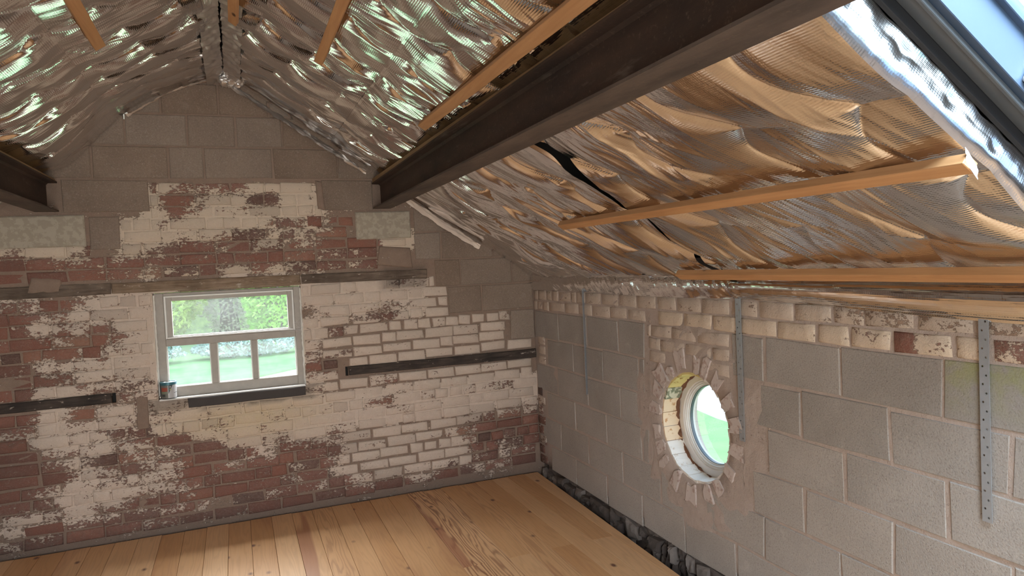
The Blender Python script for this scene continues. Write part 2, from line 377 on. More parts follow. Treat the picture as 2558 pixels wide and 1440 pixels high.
# ------------------------------------------------------------------ masonry building blocks
class Wall:
    def __init__(s, kind): s.k = kind
    def P(s, a, b, d):
        return (a, YB - d, b) if s.k == 'back' else (XR - d, a, b)
    flip = property(lambda s: s.k != 'back')
WB, WR = Wall('back'), Wall('right')
def piece_vf(Wl, a0, a1, b0, b1, d1, bev, jit, na, nb, colf, d0=-0.03, shape=None, rough=.0015):
    """a brick or block: worn front grid, bevel ring, sides running back into the bed"""
    V, C, F = [], [], []
    ja = [(rnd.uniform(-jit, jit), rnd.uniform(-jit, jit)) for _ in range(4)]
    def warp(u, v):
        wu = [(1 - u) * (1 - v), u * (1 - v), u * v, (1 - u) * v]
        return sum(w * j[0] for w, j in zip(wu, ja)), sum(w * j[1] for w, j in zip(wu, ja))
    tilt = rnd.uniform(-.0025, .0025)
    def pt(u, v, d):
        a = a0 + (a1 - a0) * u; b = b0 + (b1 - b0) * v
        wa, wb = warp(u, v); a += wa; b += wb
        if shape: a, b = shape(a, b)
        return a, b, d + tilt * (u - .5) * 2
    ua = bev / max(a1 - a0, .01); ub = bev / max(b1 - b0, .01)
    idx = {}
    for j in range(nb + 1):
        for i in range(na + 1):
            u = ua + (1 - 2 * ua) * i / na; v = ub + (1 - 2 * ub) * j / nb
            a, b, d = pt(u, v, d1 + rnd.uniform(-rough, rough)); idx[i, j] = len(V); V.append(Wl.P(a, b, d)); C.append(colf(a, b))
    for j in range(nb):
        for i in range(na): F.append((idx[i, j], idx[i + 1, j], idx[i + 1, j + 1], idx[i, j + 1]))
    per = [(i, 0) for i in range(na)] + [(na, j) for j in range(nb)] + [(i, nb) for i in range(na, 0, -1)] + [(0, j) for j in range(nb, 0, -1)]
    r1, r2 = [], []
    for (i, j) in per:
        a, b, d = pt(i / na + rnd.uniform(-.01, .01) * (0 < i < na), j / nb, d1 - bev * .9); r1.append(len(V)); V.append(Wl.P(a, b, d)); C.append(colf(a, b))
    for (i, j) in per:
        a, b, d = pt(i / na, j / nb, d0); r2.append(len(V)); V.append(Wl.P(a, b, d)); C.append(colf(a, b))
    n = len(per)
    for k in range(n):
        q = (k + 1) % n
        F.append((r1[k], r1[q], idx[per[q]], idx[per[k]])); F.append((r2[k], r2[q], r1[q], r1[k]))
    if Wl.flip: F = [f[::-1] for f in F]
    return V, F, C
def backing(name, Wl, alines, blines, holes, top, mat, colf, df, thick=.30):
    """bed of the wall: gridded face with real openings; holes = (a0,a1,b0,b1,depth or None for through)"""
    A = sorted(set([round(x, 4) for x in alines] + [round(q, 4) for h in holes for q in h[:2]]))
    B = sorted(set([round(x, 4) for x in blines] + [round(q, 4) for h in holes for q in h[2:4]]))
    def inh(a, b):
        return any(h[0] < a < h[1] and h[2] < b < h[3] for h in holes)
    V, C, F, id1, id2 = [], [], [], {}, {}
    def vid(i, j, dic, back):
        if (i, j) not in dic:
            dic[i, j] = len(V); V.append(Wl.P(A[i], B[j], -thick if back else df(A[i], B[j]))); C.append(colf(A[i], B[j]))
        return dic[i, j]
    cells = {}
    for i in range(len(A) - 1):
        for j in range(len(B) - 1):
            a, b = (A[i] + A[i + 1]) / 2, (B[j] + B[j + 1]) / 2
            if inh(a, b) or b > top(a): continue
            cells[i, j] = 1
    for (i, j) in cells:
        F.append(tuple(vid(p, q, id1, False) for p, q in ((i, j), (i + 1, j), (i + 1, j + 1), (i, j + 1))))
        F.append(tuple(vid(p, q, id2, True) for p, q in ((i, j), (i, j + 1), (i + 1, j + 1), (i + 1, j))))
        for (di, dj, e) in ((-1, 0, ((i, j + 1), (i, j))), (1, 0, ((i + 1, j), (i + 1, j + 1))), (0, -1, ((i, j), (i + 1, j))), (0, 1, ((i + 1, j + 1), (i, j + 1)))):
            if (i + di, j + dj) not in cells:
                p, q = e
                F.append((vid(*q, id1, False), vid(*p, id1, False), vid(*p, id2, True), vid(*q, id2, True)))
    if Wl.flip: F = [f[::-1] for f in F]
    o = mesh(name, V, F, mat, None, col=C); tag(o, kind='structure'); return o

# ------------------------------------------------------------------ limewash survey of the gable wall: tenths of cover, one digit per half brick
CW = .1175; AX = -1.645
ROWS = {0: (9, '8834428998'), 1: (9, '80379700995'), 2: (8, '1932888799993'), 3: (8, '9998999955541'), 4: (8, '8875741346731'),
 5: (2, '88881686424427817412188'), 6: (2, '113335231243201312210'), 7: (2, '101212440416818333241'),
 9: (2, '64148888', 18, '999999489'), 10: (2, '16488888', 18, '9999998998'), 11: (2, '09253799', 18, '3687746998'), 12: (2, '11220599', 18, '9677609999'),
 13: (2, '02135699', 18, '97599999999998'), 14: (2, '28588999', 18, '99999999999999'), 15: (2, '12355786', 18, '97569999999999'), 16: (2, '18943656', 18, '2279999999999999'),
 17: (7, '356', 18, '65'), 18: (2, '187268677', 18, '7999999999997998'), 19: (2, '396576788888888979' + '9' * 14),
 20: (2, '38676228' + '8878888999994497' + '99986' + '888'), 21: (2, '05658532256887' + '9' * 15 + '899'), 22: (2, '11682365234766789998' + '99999978' + '9987'),
 23: (2, '0028645631226523448999' + '9898873113'), 24: (2, '0286445621251412227989' + '9867311' + '11' + '1'), 25: (2, '1467866532121122268899' + '8868640211'),
 26: (2, '5674630263111132147888' + '9878632111'), 27: (2, '4264224322321311234588' + '8870765422'), 28: (2, '2212232212121112122313' + '0320024421')}
COVER = np.full((29, 36), -1.0)
for k, r in ROWS.items():
    for q in range(0, len(r), 2):
        for i, ch in enumerate(r[q + 1]):
            if r[q] + i < 36: COVER[k, r[q] + i] = int(ch) / 9.0
COVER[:, 0] = COVER[:, 1] = COVER[:, 2]
COVER[:, 34:] = np.where(COVER[:, 34:] < 0, COVER[:, 33:34], COVER[:, 34:])
def lift(a): return .019 * max(0.0, a)
def zrow(k): return 2.50 - .085 * k if k < 8 else 1.71 - .084 * (k - 9)      # top of a course
def hrow(k): return .085 if k < 8 else .084
def cover(a, b, bare=.12):
    b = b - lift(a) * (b < 1.72)
    if b > 1.76: k = (2.50 - b) / .085 - .5
    else: k = 9 + (1.71 - b) / .084 - .5
    lo, hi = (0, 7) if b > 1.76 else (9, 28)
    k = min(max(k, lo), hi); i = min(max((a - AX) / CW - .5, 0), 35)
    k0, i0 = int(k), int(i); fk, fi = k - k0, i - i0; t = w = 0.0
    for kk, wk in ((k0, 1 - fk), (min(k0 + 1, hi), fk)):
        for ii, wi in ((i0, 1 - fi), (min(i0 + 1, 35), fi)):
            c = COVER[kk, ii]
            if c >= 0: t += c * wk * wi; w += wk * wi
    return t / w if w > .02 else bare
def yellowing(a, b):
    return max(0.0, min(1.0, 1.25 - abs(a - .02) / .62)) * max(0.0, min(1.0, 1.2 - abs(b - .76) / .20)) + (.35 if b > 1.8 else 0)
def darkb(a, b):  # darker near the floor, low left, under the window and at the lintel end
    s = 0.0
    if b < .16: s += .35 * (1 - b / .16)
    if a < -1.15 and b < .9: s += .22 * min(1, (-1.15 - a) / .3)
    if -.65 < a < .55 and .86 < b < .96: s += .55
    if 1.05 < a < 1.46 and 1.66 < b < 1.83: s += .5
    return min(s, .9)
PW = (-.552, .462, .952, 1.716)      # gable window opening
TIML = (-1.66, -.83, .966, 1.040); TIMR = (.782, 2.388, .990, 1.072)
def roof_top(a): return ZR - KP * abs(a) + .10
raked = lambda a, b: 1.0 if ((a > .62 and .88 < b < 1.42) or (a > .7 and .15 < b < .56)) else 0.0
def bk_col(a, b):
    c = cover(a, b) * (.18 if raked(a, b) else .92)
    if b > 2.49 or (a > 1.45 and b > 1.42): c = 0.0
    return (c, .5, darkb(a, b), yellowing(a, b))
def bk_d(a, b): return -.012 if raked(a, b) else -.004
wall_back = backing('wall_back', WB, np.arange(-2.45, 2.46, .07), np.arange(-.30, 3.45, .06),
    [PW, (-.842, -.815, .968, 1.038), (.762, .784, .992, 1.064)], roof_top, M_MORTAR, bk_col, bk_d, .17)
# near-black backs put the sockets' shade into the colour
for (a0, a1, b0, b1) in ((-.86, -.80, .95, 1.05), (.75, .80, .98, 1.08)):
    box('socket_shade', a0, a1, YB + .045, YB + .06, b0, b1, M_DARK, wall_back)

# blocks, padstones in the gable wall  (a0,a1,b0,b1)
GB = []
def rowb(z0, z1, xs):
    for a, b in zip(xs[:-1], xs[1:]): GB.append((a + .006, b - .006, z0 + .006, z1 - .006))
rowb(3.215, 3.42, (-.24, -.02, .26)); rowb(2.985, 3.215, (-.66, -.42, -.04, .30, .64)); 
rowb(2.755, 2.985, (-1.05, -.657, -.259, .062, .389, .84, 1.2)); rowb(2.525, 2.755, (-1.30, -.868, -.391, -.158, .311, .786, 1.24))
GB += [(-1.055, -.53, 2.298, 2.515), (.655, 1.045, 2.285, 2.515), (-.905, -.725, 2.035, 2.265)]
rowb(2.098, 2.32, (1.36, 1.62, 2.05)); rowb(1.872, 2.098, (1.36, 1.582, 2.03, 2.39)); rowb(1.646, 1.872, (1.515, 1.735, 2.195, 2.39))
rowb(1.420, 1.646, (1.615, 1.915, 2.385)); GB += [(2.165, 2.385, 1.165, 1.412)]
for g in GB:
    t, so = rnd.uniform(0, .35), rnd.uniform(0, .12)
    if g[2] > 2.28 and g[2] < 2.30: t = .1
    V, F, C = piece_vf(WB, *g, .004, .006, .004, 3, 2, lambda a, b: (.25, t, so, 0.0), rough=.001)
    mesh('concrete_block', V, F, M_BLOCKB, wall_back, col=C, center=True)
PADS = [(-1.545, -.935, 2.065, 2.272), (.895, 1.335, 2.058, 2.275)]
for g, lb in zip(PADS, ('pale lime-stained padstone under the left steel beam', 'pale lime-stained padstone under the right steel beam')):
    V, F, C = piece_vf(WB, *g, .012, .008, .006, 5, 3, lambda a, b: (0, 0, 0, 0), rough=.002)
    tag(mesh('padstone', V, F, M_PAD, wall_back, center=True), lb)

# ---- the bricks of the gable wall
NOB = GB + PADS + [(-1.7, 1.46, 1.722, 1.806), PW, (-.375, .47, .872, .955), TIML, TIMR, (-.845, -.80, .95, 1.05), (.75, .79, .98, 1.08)]
SPECIAL = {(1, 15): .13, (1, 16): .13, (4, 14): .16, (4, 15): .16, (12, 23): .62, (26, 8): .30, (26, 9): .34, (24, 31): .03, (27, 17): .02, (25, 30): .08, (5, 17): .26, (6, 15): .48, (6, 16): .48,
           (13, 5): .28, (11, 6): .5, (12, 6): .6, (12, 7): .6, (2, 8): .12, (27, 31): .14, (27, 32): .1, (26, 26): .72, (27, 20): .6, (28, 24): .55}
def tone_for(k, i):
    if (k, i) in SPECIAL: return SPECIAL[k, i]
    t = rnd.gauss(.46, .15)
    if k >= 22 and i < 5: t = rnd.gauss(.33, .08)
    if k >= 23 and 5 <= i < 20: t = rnd.gauss(.42, .13)
    if k >= 26: t -= .08
    return min(max(t, .05), .92)
bricks = []
for k in list(range(0, 8)) + list(range(9, 29)):
    head = k in (3, 9, 13, 20, 25); i = -1.0 if k >= 5 else 7.0
    off = .5 if head else (0.0 if k % 2 else 1.0)
    i += off
    while i < 34.6:
        step = 1 if (head and rnd.random() < .85) or (not head and rnd.random() < .16) else 2
        w = step * CW
        a0 = AX + i * CW + rnd.uniform(-.006, .006); a1 = a0 + w
        zt = zrow(k) + lift((a0 + a1) / 2) * (k > 8); zb = zt - hrow(k)
        j = .0065 if raked((a0 + a1) / 2, zb) else .0045
        wv = .007 * float(perlin(a0 * 1.7, k * 2.3)); zt += wv; zb += wv
        jr = lambda: j * rnd.uniform(.55, 1.5)
        a0 += jr(); a1 -= jr(); b0, b1 = zb + jr(), zt - jr()
        ic = int(i + step / 2); i += step
        a1 = min(a1, XR - .008)
        if b0 < .03 or a1 < -1.74: continue
        kk = COVER[k, min(max(ic, 0), 35)]
        if kk < 0 and COVER[k, min(max(int(i - step), 0), 35)] < 0: continue
        ok = True
        for (p0, p1, q0, q1) in NOB:
            if a1 > p0 and a0 < p1 and b1 > q0 + .012 and b0 < q1 - .012:
                if a0 < p0 - .045 and p1 - a0 > 0 and a1 > p0: a1 = p0 - .007
                elif a1 > p1 + .045 and a0 < p1: a0 = p1 + .007
                elif b1 > q1 + .03 and b0 < q1: b0 = q1 + .006
                elif b0 < q0 - .03 and b1 > q0: b1 = q0 - .006
                else: ok = False
        if not ok or a1 - a0 < .035 or b1 - b0 < .02: continue
        if b1 > ZR - KP * abs((a0 + a1) / 2) + .02: continue
        bricks.append((k, ic, a0, a1, b0, b1))
bricks.sort(key=lambda q: -(q[3] - q[2]) * (q[5] - q[4]) / (5.5 ** 2 + ((q[2] + q[3]) / 2) ** 2))
rest = MB()
for n, (k, ic, a0, a1, b0, b1) in enumerate(bricks):
    t = tone_for(k, ic); st = (a1 - a0) > .15
    so = rnd.choice((0, 0, 0, .1, .25)) * rnd.random()
    dv = rnd.gauss(0, .10); dv -= .25 * (rnd.random() < .06)
    V, F, C = piece_vf(WB, a0, a1, b0, b1, .003 + rnd.gauss(0, .0032), .008, .0055, 3 if st else 2, 2,
        lambda a, b: (cover(a, b) + dv + .10 * max(0, 1 - b / .7), t, min(.9, so + darkb(a, b)), yellowing(a, b)))
    if n < 300: mesh('brick', V, F, M_BRICK, wall_back, col=C, center=True, smooth=True)
    else: rest.add(V, F, C)
ro = rest.build('brickwork', M_BRICK, wall_back, smooth=True); ro['kind'] = 'stuff'

# lintel lengths, bonding timbers, sill
def beam_piece(name, a0, a1, b0, b1, d, mat, label, n=14, par=wall_back, wob=.005):
    V, F, C = piece_vf(WB, a0, a1, b0, b1, d, .006, .003, n, 1, lambda a, b: (0, 0, 0, 0), rough=.0025,
        shape=lambda a, b: (a, b + wob * float(perlin(a * 4.1, b * 9))))
    return tag(mesh(name, V, F, mat, par, center=True, smooth=False), label)
beam_piece('timber_lintel', -1.655, -.80, 1.727, 1.806, .008, M_LINTEL, 'dark weathered lintel length left of the window')
beam_piece('timber_lintel', -.795, .462, 1.727, 1.803, .012, M_LINTEL2, 'brown stained lintel length above the window')
beam_piece('timber_lintel', .468, 1.452, 1.727, 1.800, .008, M_LINTEL, 'grey flaking lintel length right of the window')
beam_piece('bonding_timber', -1.655, -.842, .968, 1.038, .010, M_TIMBER, 'blackened timber let into the wall left of the window')
beam_piece('bonding_timber', .786, 2.384, .993, 1.066, .014, M_TIMBER, 'blackened timber let into the wall right of the window')
beam_piece('sill_slab', -.362, .455, .880, .946, .010, M_SLATE, 'dark rendered sill under the window', 8)
V, F, C = piece_vf(WB, -.695, -.620, .762, .995, .009, .006, .005, 2, 3, lambda a, b: (0, 0, .1, 0))
mesh('mortar_patch', V, F, M_MORTAR, wall_back, col=C, center=True)
# bare mortar dabs over the old work near the padstones
for (a0, a1, b0, b1) in ((1.06, 1.33, 1.83, 1.99), (-1.28, -1.10, 1.765, 1.86), (.60, .66, 2.28, 2.5)):
    V, F, C = piece_vf(WB, a0, a1, b0, b1, .012, .012, .02, 4, 3, lambda a, b: (0, 0, 0, 0), rough=.004)
    mesh('mortar_dab', V, F, M_MORTAR, wall_back, col=C, center=True, smooth=True)

# ------------------------------------------------------------------ right wall
CY, CZ, RR = 3.29, .826, .312
def inpatch(a, b): return ((a - CY) / .50) ** 2 + ((b - CZ) / .46) ** 2 < 1.15
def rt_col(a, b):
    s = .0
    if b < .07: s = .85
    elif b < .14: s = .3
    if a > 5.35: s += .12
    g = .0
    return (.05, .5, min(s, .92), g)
def rt_d(a, b):
    if (a - CY) ** 2 + (b - CZ) ** 2 < .58 ** 2: return .006 + .010 * float(fbm(a * 9, b * 9))
    if b < .06: return -.03 + .03 * float(fbm(a * 14, b * 14))
    return .001 + .003 * float(fbm(a * 7, b * 11))
SQ = .42
wall_right = backing('wall_right', WR, np.arange(-2.4, 5.52, .07), np.arange(-.30, 1.83, .07),
    [(CY - SQ, CY + SQ, CZ - SQ, CZ + SQ)], lambda a: 9, M_MORTARR, rt_col, rt_d, .26)
# annulus of mortar round the circular opening, with its reveal
NA = 72; V, F, C = [], [], []
for k in range(NA):
    th = 2 * math.pi * k / NA; cx_, sz_ = math.cos(th), math.sin(th); sc = SQ / max(abs(cx_), abs(sz_))
    rj = RR + .010 * float(fbm(k * .55, 3.1))
    for q, (r, d) in enumerate(((sc, None), ((sc + rj) / 2, None), (rj + .012, .004), (rj, -.012), (RR + .004, -.262), (sc, -.262))):
        a, b = CY + cx_ * r, CZ + sz_ * r
        V.append(WR.P(a, b, rt_d(a, b) if d is None else d)); C.append(rt_col(a, b))
for k in range(NA):
    n = (k + 1) % NA
    for q in range(5): F.append((k * 6 + q, k * 6 + q + 1, n * 6 + q + 1, n * 6 + q))
# corners of the square
mesh('mortar_surround', V, F, M_MORTARR, wall_right, col=C, smooth=True, recalc=True)
def rblock(a0, a1, b0, b1, **k):
    t, so = rnd.uniform(0, .4) + (.35 if b0 < .5 else .15 if b0 < .7 else 0), rnd.uniform(0, .10) + (.12 if b0 > .9 else 0)
    if b0 > 1.0 and a0 < 1.8: so += .12
    gr = .6 if (a0 < 1.4 and b0 > 1.1) else 0.0
    V, F, C = piece_vf(WR, a0 + .007, a1 - .007, b0 + .006, b1 - .006, .005 + rnd.uniform(-.0015, .0015), .004, .007, 3, 2, lambda a, b: (.5, t, so, gr * max(0, min(1, (b - 1.2) / .2))), rough=.001)
    mesh('concrete_block', V, F, M_BLOCK, wall_right, col=C, center=True)
ZR_ = [1.402, 1.172, .946, .720, .497, .273, .052]
RB = [[(5.485, 5.023, 4.539, 4.086, 3.76), (2.93, 2.692, 2.234, 1.767, 1.31, .86)],
      [(5.26, 4.781, 4.312, 3.841, 3.77), (2.86, 2.465, 1.997, 1.531, 1.07, .6)],
      [(5.485, 5.082, 4.554, 4.089, 3.82), (2.687, 2.222, 1.759, 1.30, .85)],
      [(5.30, 4.775, 4.297, 3.835, 3.75), (2.80, 2.456, 1.992, 1.529, 1.08)],
      [(5.485, 5.052, 4.58, 4.091, 3.64, 3.19, 2.726, 2.258, 1.80, 1.34, .9)],
      [(5.26, 4.803, 4.322, 3.857, 3.40, 2.95, 2.50, 2.04, 1.58, 1.12)]]
for r, runs in enumerate(RB):
    for run in runs:
        for p, q in zip(run[:-1], run[1:]):
            if p - q > .05: rblock(q, p, ZR_[r + 1], ZR_[r])
def rbrick(a0, a1, b0, b1, cov, tone, yel=0.0, soot=0.0, d=.004, na=3):
    V, F, C = piece_vf(WR, a0, a1, b0, b1, d + rnd.uniform(-.002, .003), .007, .004, na, 2, lambda a, b: (cov if not callable(cov) else cov(a), tone, soot, yel))
    mesh('brick', V, F, M_BRICK, wall_right, col=C, center=True, smooth=True)
B0 = [5.49, 5.40, 5.228, 5.126, 4.998, 4.779, 4.691, 4.543, 4.303, 4.067, 3.841, 3.618, 3.41, 3.171, 2.935, 2.725, 2.488, 2.268, 2.10, 1.87, 1.641, 1.41, 1.18, .95]
for p, q in zip(B0[:-1], B0[1:]):
    rbrick(q + .006, p - .006, 1.493, 1.574, .88 if q > 2.2 else .6, .93, .1, .30 if q < 2.1 else .20)
B1 = [5.49, 5.42, 5.31, 5.19, 4.891, 4.66, 4.446, 4.186, 3.965, 3.735]
for p, q in zip(B1[:-1], B1[1:]): rbrick(q + .006, p - .006, 1.408, 1.483, .95, .95, .05, .16)
B2 = [(3.35, 3.60, .95), (3.09, 3.34, .9), (2.88, 3.075, .92), (2.605, 2.87, .95), (2.365, 2.595, .95), (2.185, 2.345, .85), (1.985, 2.17, .8), (1.732, 1.970, None), (1.60, 1.715, .8), (1.37, 1.585, .45), (1.13, 1.36, .5)]
for a0, a1, cv in B2: rbrick(a0, a1, 1.403, 1.483, cv if cv else (lambda a: .05 if a > 1.885 else .72), .42, .40, 0, .007, 4)
for r, (z1, ys) in enumerate(((1.392, (3.73, 3.685, 3.46, 3.22, 2.945)), (1.312, (3.715, 3.58, 3.335, 3.09, 2.945)), (1.232, (3.715, 3.53)), (1.232, (3.16, 2.945)))):
    for p, q in zip(ys[:-1], ys[1:]): rbrick(q + .006, p - .006, z1 - .070, z1, .92, .95, .02, .16, .008)
for z in (1.185, 1.10, 1.015): rbrick(5.30, 5.44, z - .07, z, .9, .94, .0, .12, .008)
for q, z in enumerate((.735, .655, .575, .490, .405, .320, .235, .150)):
    rbrick(5.40 - .05 * (q % 2), 5.484, z - .07, z, (.1, .62, .45, .35, .3, .5, .2, .3)[q], .40, 0, (.9, .1, .15, .2, .2, .25, .35, .4)[q], .010)
# voussoirs and reveal lining of the round opening
def ring_piece(name, th0, th1, r0, r1, d0, d1, mat, jit=.008, label=None, nt_=3):
    V, F = [], []
    for d in (d0, d1):
        for r in (r0, r1):
            for k in range(nt_ + 1):
                th = th0 + (th1 - th0) * k / nt_; rr_ = r + rnd.uniform(-jit, jit)
                V.append(WR.P(CY + math.cos(th) * rr_, CZ + math.sin(th) * rr_, d + rnd.uniform(-.002, .002)))
    m_ = nt_ + 1; I = lambda d, r, k: (d * 2 + r) * m_ + k
    for k in range(nt_):
        F += [(I(0, 0, k), I(0, 1, k), I(0, 1, k + 1), I(0, 0, k + 1)), (I(1, 0, k), I(1, 0, k + 1), I(1, 1, k + 1), I(1, 1, k)),
              (I(0, 0, k), I(0, 0, k + 1), I(1, 0, k + 1), I(1, 0, k)), (I(0, 1, k), I(1, 1, k), I(1, 1, k + 1), I(0, 1, k + 1))]
    for k in (0, nt_): F.append((I(0, 0, k), I(1, 0, k), I(1, 1, k), I(0, 1, k)))
    o = mesh(name, V, F, mat, wall_right, center=True, recalc=True)
    if label: o['label'] = label
    return o
th = 0.05
while th < 2 * math.pi - .12:
    w = rnd.uniform(.12, .24); r1 = RR + rnd.uniform(.075, .150)
    ring_piece('arch_brick', th, th + w, RR + .018, r1, -.02, .010 + rnd.uniform(0, .009), M_VOUS, .022, nt_=2); th += w + rnd.uniform(.04, .24)
NRV = 22
for k in range(NRV):
    t0 = 2 * math.pi * k / NRV + .1; ang = math.degrees(t0 + .14) % 360   # 0 = away to the right in plan (+y), 90 = up
    mt = M_REV_Y if 35 < ang < 100 else M_REV_G if 15 < ang <= 35 else M_REV_P if (ang > 335 or ang <= 15) else M_REV_W
    ring_piece('reveal_brick', t0 + .006, t0 + 2 * math.pi / NRV - .006, RR - .006 + rnd.uniform(-.004, .002), RR + .03, -.128, -.004, mt, .003)
# sooty masonry under the first block course, rubble stones one by one
y = 5.44
while y > 2.35:
    w = rnd.uniform(.04, .15); b1 = rnd.uniform(-.005, .060); b0 = b1 - rnd.uniform(.05, .12)
    for q in range(2):
        d = rnd.uniform(-.005, .035) - .01 * q
        V, F, C = piece_vf(WR, y - w * (1 if q == 0 else rnd.uniform(.5, .9)), y, b0 - q * .085, b1 - q * rnd.uniform(.08, .1), d, .016, .022, 3, 2, lambda a, b: (0, 0, 0, 0), rough=.010)
        mesh('rubble_stone', V, F, M_RUBBLE if rnd.random() < .6 else M_RUBBLE2, wall_right, center=True)
    y -= w + rnd.uniform(-.01, .03)

# left and rear walls, under-floor
def shell(name, x0, x1, y0, y1, z0, z1, mat): return tag(box(name, x0, x1, y0, y1, z0, z1, mat, center=False), kind='structure')
shell('wall_left', -2.62, -2.40, -2.4, 5.5, -.3, 1.80, M_PLASTER)
V, F = [], []
wf = backing('wall_front', WB, np.arange(-2.45, 2.46, .35), np.arange(-.30, 3.45, .25), [(-1.15, 1.15, .0, 2.1)], roof_top, M_PLASTER, lambda a, b: (0, 0, 0, 0), lambda a, b: 0.0, .2)
wf.location = (0, -7.75, 0)

# ------------------------------------------------------------------ floor
floor = tag(box('floor', -2.40, XR + .02, -2.4, YB + .02, -.34, -.28, M_DARK, center=False), kind='structure')
BW = .1465
seams = [-.58 + BW * k for k in range(-8, 22)]
def edge_x(y): return 2.334 - .0385 * (5.48 - y)
JOINT = 3.95
for k, xa in enumerate(seams):
    xb = xa + BW
    if xa > 2.30: break
    # alternate boards of the right half break on one joist
    cuts = [(-.6, 5.462 - rnd.uniform(0, .01))]
    if (xa > .95 and k % 2 == 0): cuts = [(-.6, JOINT - .001), (JOINT + .001, 5.465)]
    elif k % 3 == 1: cuts = [(-.6, 2.1), (2.102, 5.463)]
    for (y0, y1) in cuts:
        g = .0009; zz = rnd.uniform(-.0008, .0008); xl, xr = xa + g, xb - g
        ye = lambda x: 5.48 - (2.334 - x) / .0385
        if edge_x(y1) - xl < .02: continue
        y0 = max(y0, ye(xl + .012))
        pl = [(xl, y0), (min(xr, edge_x(y0)), y0)]
        if edge_x(y0) < xr < edge_x(y1): pl.append((xr, ye(xr)))
        pl += [(min(xr, edge_x(y1)), y1), (xl, y1)]; n = len(pl)
        v = [(x, y, -.022) for x, y in pl] + [(x, y, zz) for x, y in pl]
        o = mesh('floorboard', v, [tuple(range(n))[::-1], tuple(range(n, 2 * n))] + [(q, (q + 1) % n, n + (q + 1) % n, n + q) for q in range(n)], M_FLOOR, floor, center=True); bevel_mesh(o, .0012)
        fig = 0.0; heart = 0.0
        if k in (20,): fig = 1.0
        if k == 21: fig = .7
        if k in (18, 20, 14): heart = 1.0
        if k in (15, 23): fig = .3
        o.color = (fig if fig else rnd.uniform(.02, .09), heart if heart else rnd.choice((0, 0, .35)), 0, 1)

# ------------------------------------------------------------------ ceiling (roof deck above the foil, with the two roof-window openings)
SKR = (1.22, 2.20, .06, 1.242)
V, F = [], []
def deck(fn, hole, dd):
    hl = hole or (.8, 1.6, .5, 1.2); xs = [-.16, hl[0], hl[1], 2.75]; ys = [-2.6, hl[2], hl[3], 5.9]
    for i in range(3):
        for j in range(3):
            if hole and i == 1 and j == 1: continue
            n = len(V)
            for d in dd:
                V.extend(tuple(fn(x, y, d)) for x, y in ((xs[i], ys[j]), (xs[i + 1], ys[j]), (xs[i + 1], ys[j + 1]), (xs[i], ys[j + 1])))
            F.extend(tuple(q + n for q in f) for f in BOXF)
deck(roofR, SKR, (-.115, -.15)); deck(roofL, None, (-.15, -.20))
tag(mesh('ceiling', V, F, M_DECK), kind='structure')

# ------------------------------------------------------------------ foil
def frac(x): return x - np.floor(x)
def foil_d(y, s, seed, L, A, wr, scal=.26, diag=0.0, ph=0.0, soft=0.0):
    """hung foil: scalloped creases between the staple rows, drape folds running down the slope"""
    yy = y + diag * s
    stp = s / scal + seed + .55 * yy + .35 * perlin(yy * 1.1 + seed, s * 1.4)
    sw = .26 * L * (np.abs(np.sin(np.pi * stp)) - .5)
    t = frac((yy + ph - sw + .10 * perlin(y * .9 + seed, s * 1.7)) / L)
    lip = np.power(np.sin(np.pi * np.power(t, .72)), .85)
    amp = A * (.55 + .9 * np.clip(fbm(y * 1.3 + seed, s * 1.1, 2) + .45, 0, 1.2))
    near = soft * np.clip((3.2 - y) / 1.2, 0, 1)
    w = wr * (1 - near)
    env = np.clip(.5 + 1.1 * perlin(y * 2.1 + 5 * seed, s * 1.9), .1, 1)
    r1 = np.clip(1 - np.abs(perlin(yy * 5.4 + seed * 3 + .8 * perlin(y * 2, s * 2), s * 1.15)) * 2.6, 0, 1)
    r2 = np.clip(1 - np.abs(perlin(yy * 17 + seed * 5 + 1.2 * perlin(y * 3, s * 2), s * 2.2)) * 2.2, 0, 1)
    return amp * lip * (1 - .6 * near) + w * (.0135 * env * r1 ** 2.2 + .0030 * env * r2 ** 2) + .012 * wr * fbm(yy * 2.6 + seed, s * 1.0, 2) + w * .0012 * env * perlin(yy * 40, s * 5 + seed) + w * .0013 * env * np.clip(1 - np.abs(perlin(yy * 31 - seed, s * 3.1 + 4)) * 2.4, 0, 1) ** 2
def foil_sheet(name, fn, s0, s1, y0, y1, ny, ns, dfun, label, mat=M_FOIL, edge=None, kind=None):
    ys = np.linspace(y0, y1, ny); ss = np.linspace(s0, s1, ns)
    Y, S = np.meshgrid(ys, ss, indexing='ij')
    if edge is not None: Y, S = edge(Y, S)
    Dp = dfun(Y, S)
    X = S; Z = ZR - KP * S; nx, nz = KP / math.hypot(KP, 1), 1 / math.hypot(KP, 1)
    X = X - nx * Dp; Z = Z - nz * Dp
    if fn == 'L': X = -X
    v = np.stack([X.ravel(), Y.ravel(), Z.ravel()], 1)
    idx = np.arange(ny * ns).reshape(ny, ns)
    f = np.stack([idx[:-1, :-1], idx[:-1, 1:], idx[1:, 1:], idx[1:, :-1]], -1).reshape(-1, 4)
    if fn == 'L': f = f[:, ::-1]
    o = mesh(name, v, f, mat, uv=np.stack([Y.ravel(), S.ravel() * 1.2], 1), smooth=True)
    return tag(o, label, 'insulation foil', kind=kind)
def near_gable(y, w=.25): return np.clip((5.49 - y) / w, 0, 1)
def dL(y, s):
    bow = -.12 * np.sin(np.pi * np.clip(s / 1.02, 0, 1)) * np.exp(-((5.5 - y) / 1.2) ** 2) + .02 - .055 * np.exp(-((s - 1.15) / .12) ** 2)
    return bow + (.3 + .7 * np.clip(np.abs(s - .66) / .09, 0, 1)) * foil_d(y, s, 1.3, .34, .026, .85, .25, diag=.10) * (.35 + .65 * near_gable(y, .5)) * np.clip(s / .10, .15, 1)
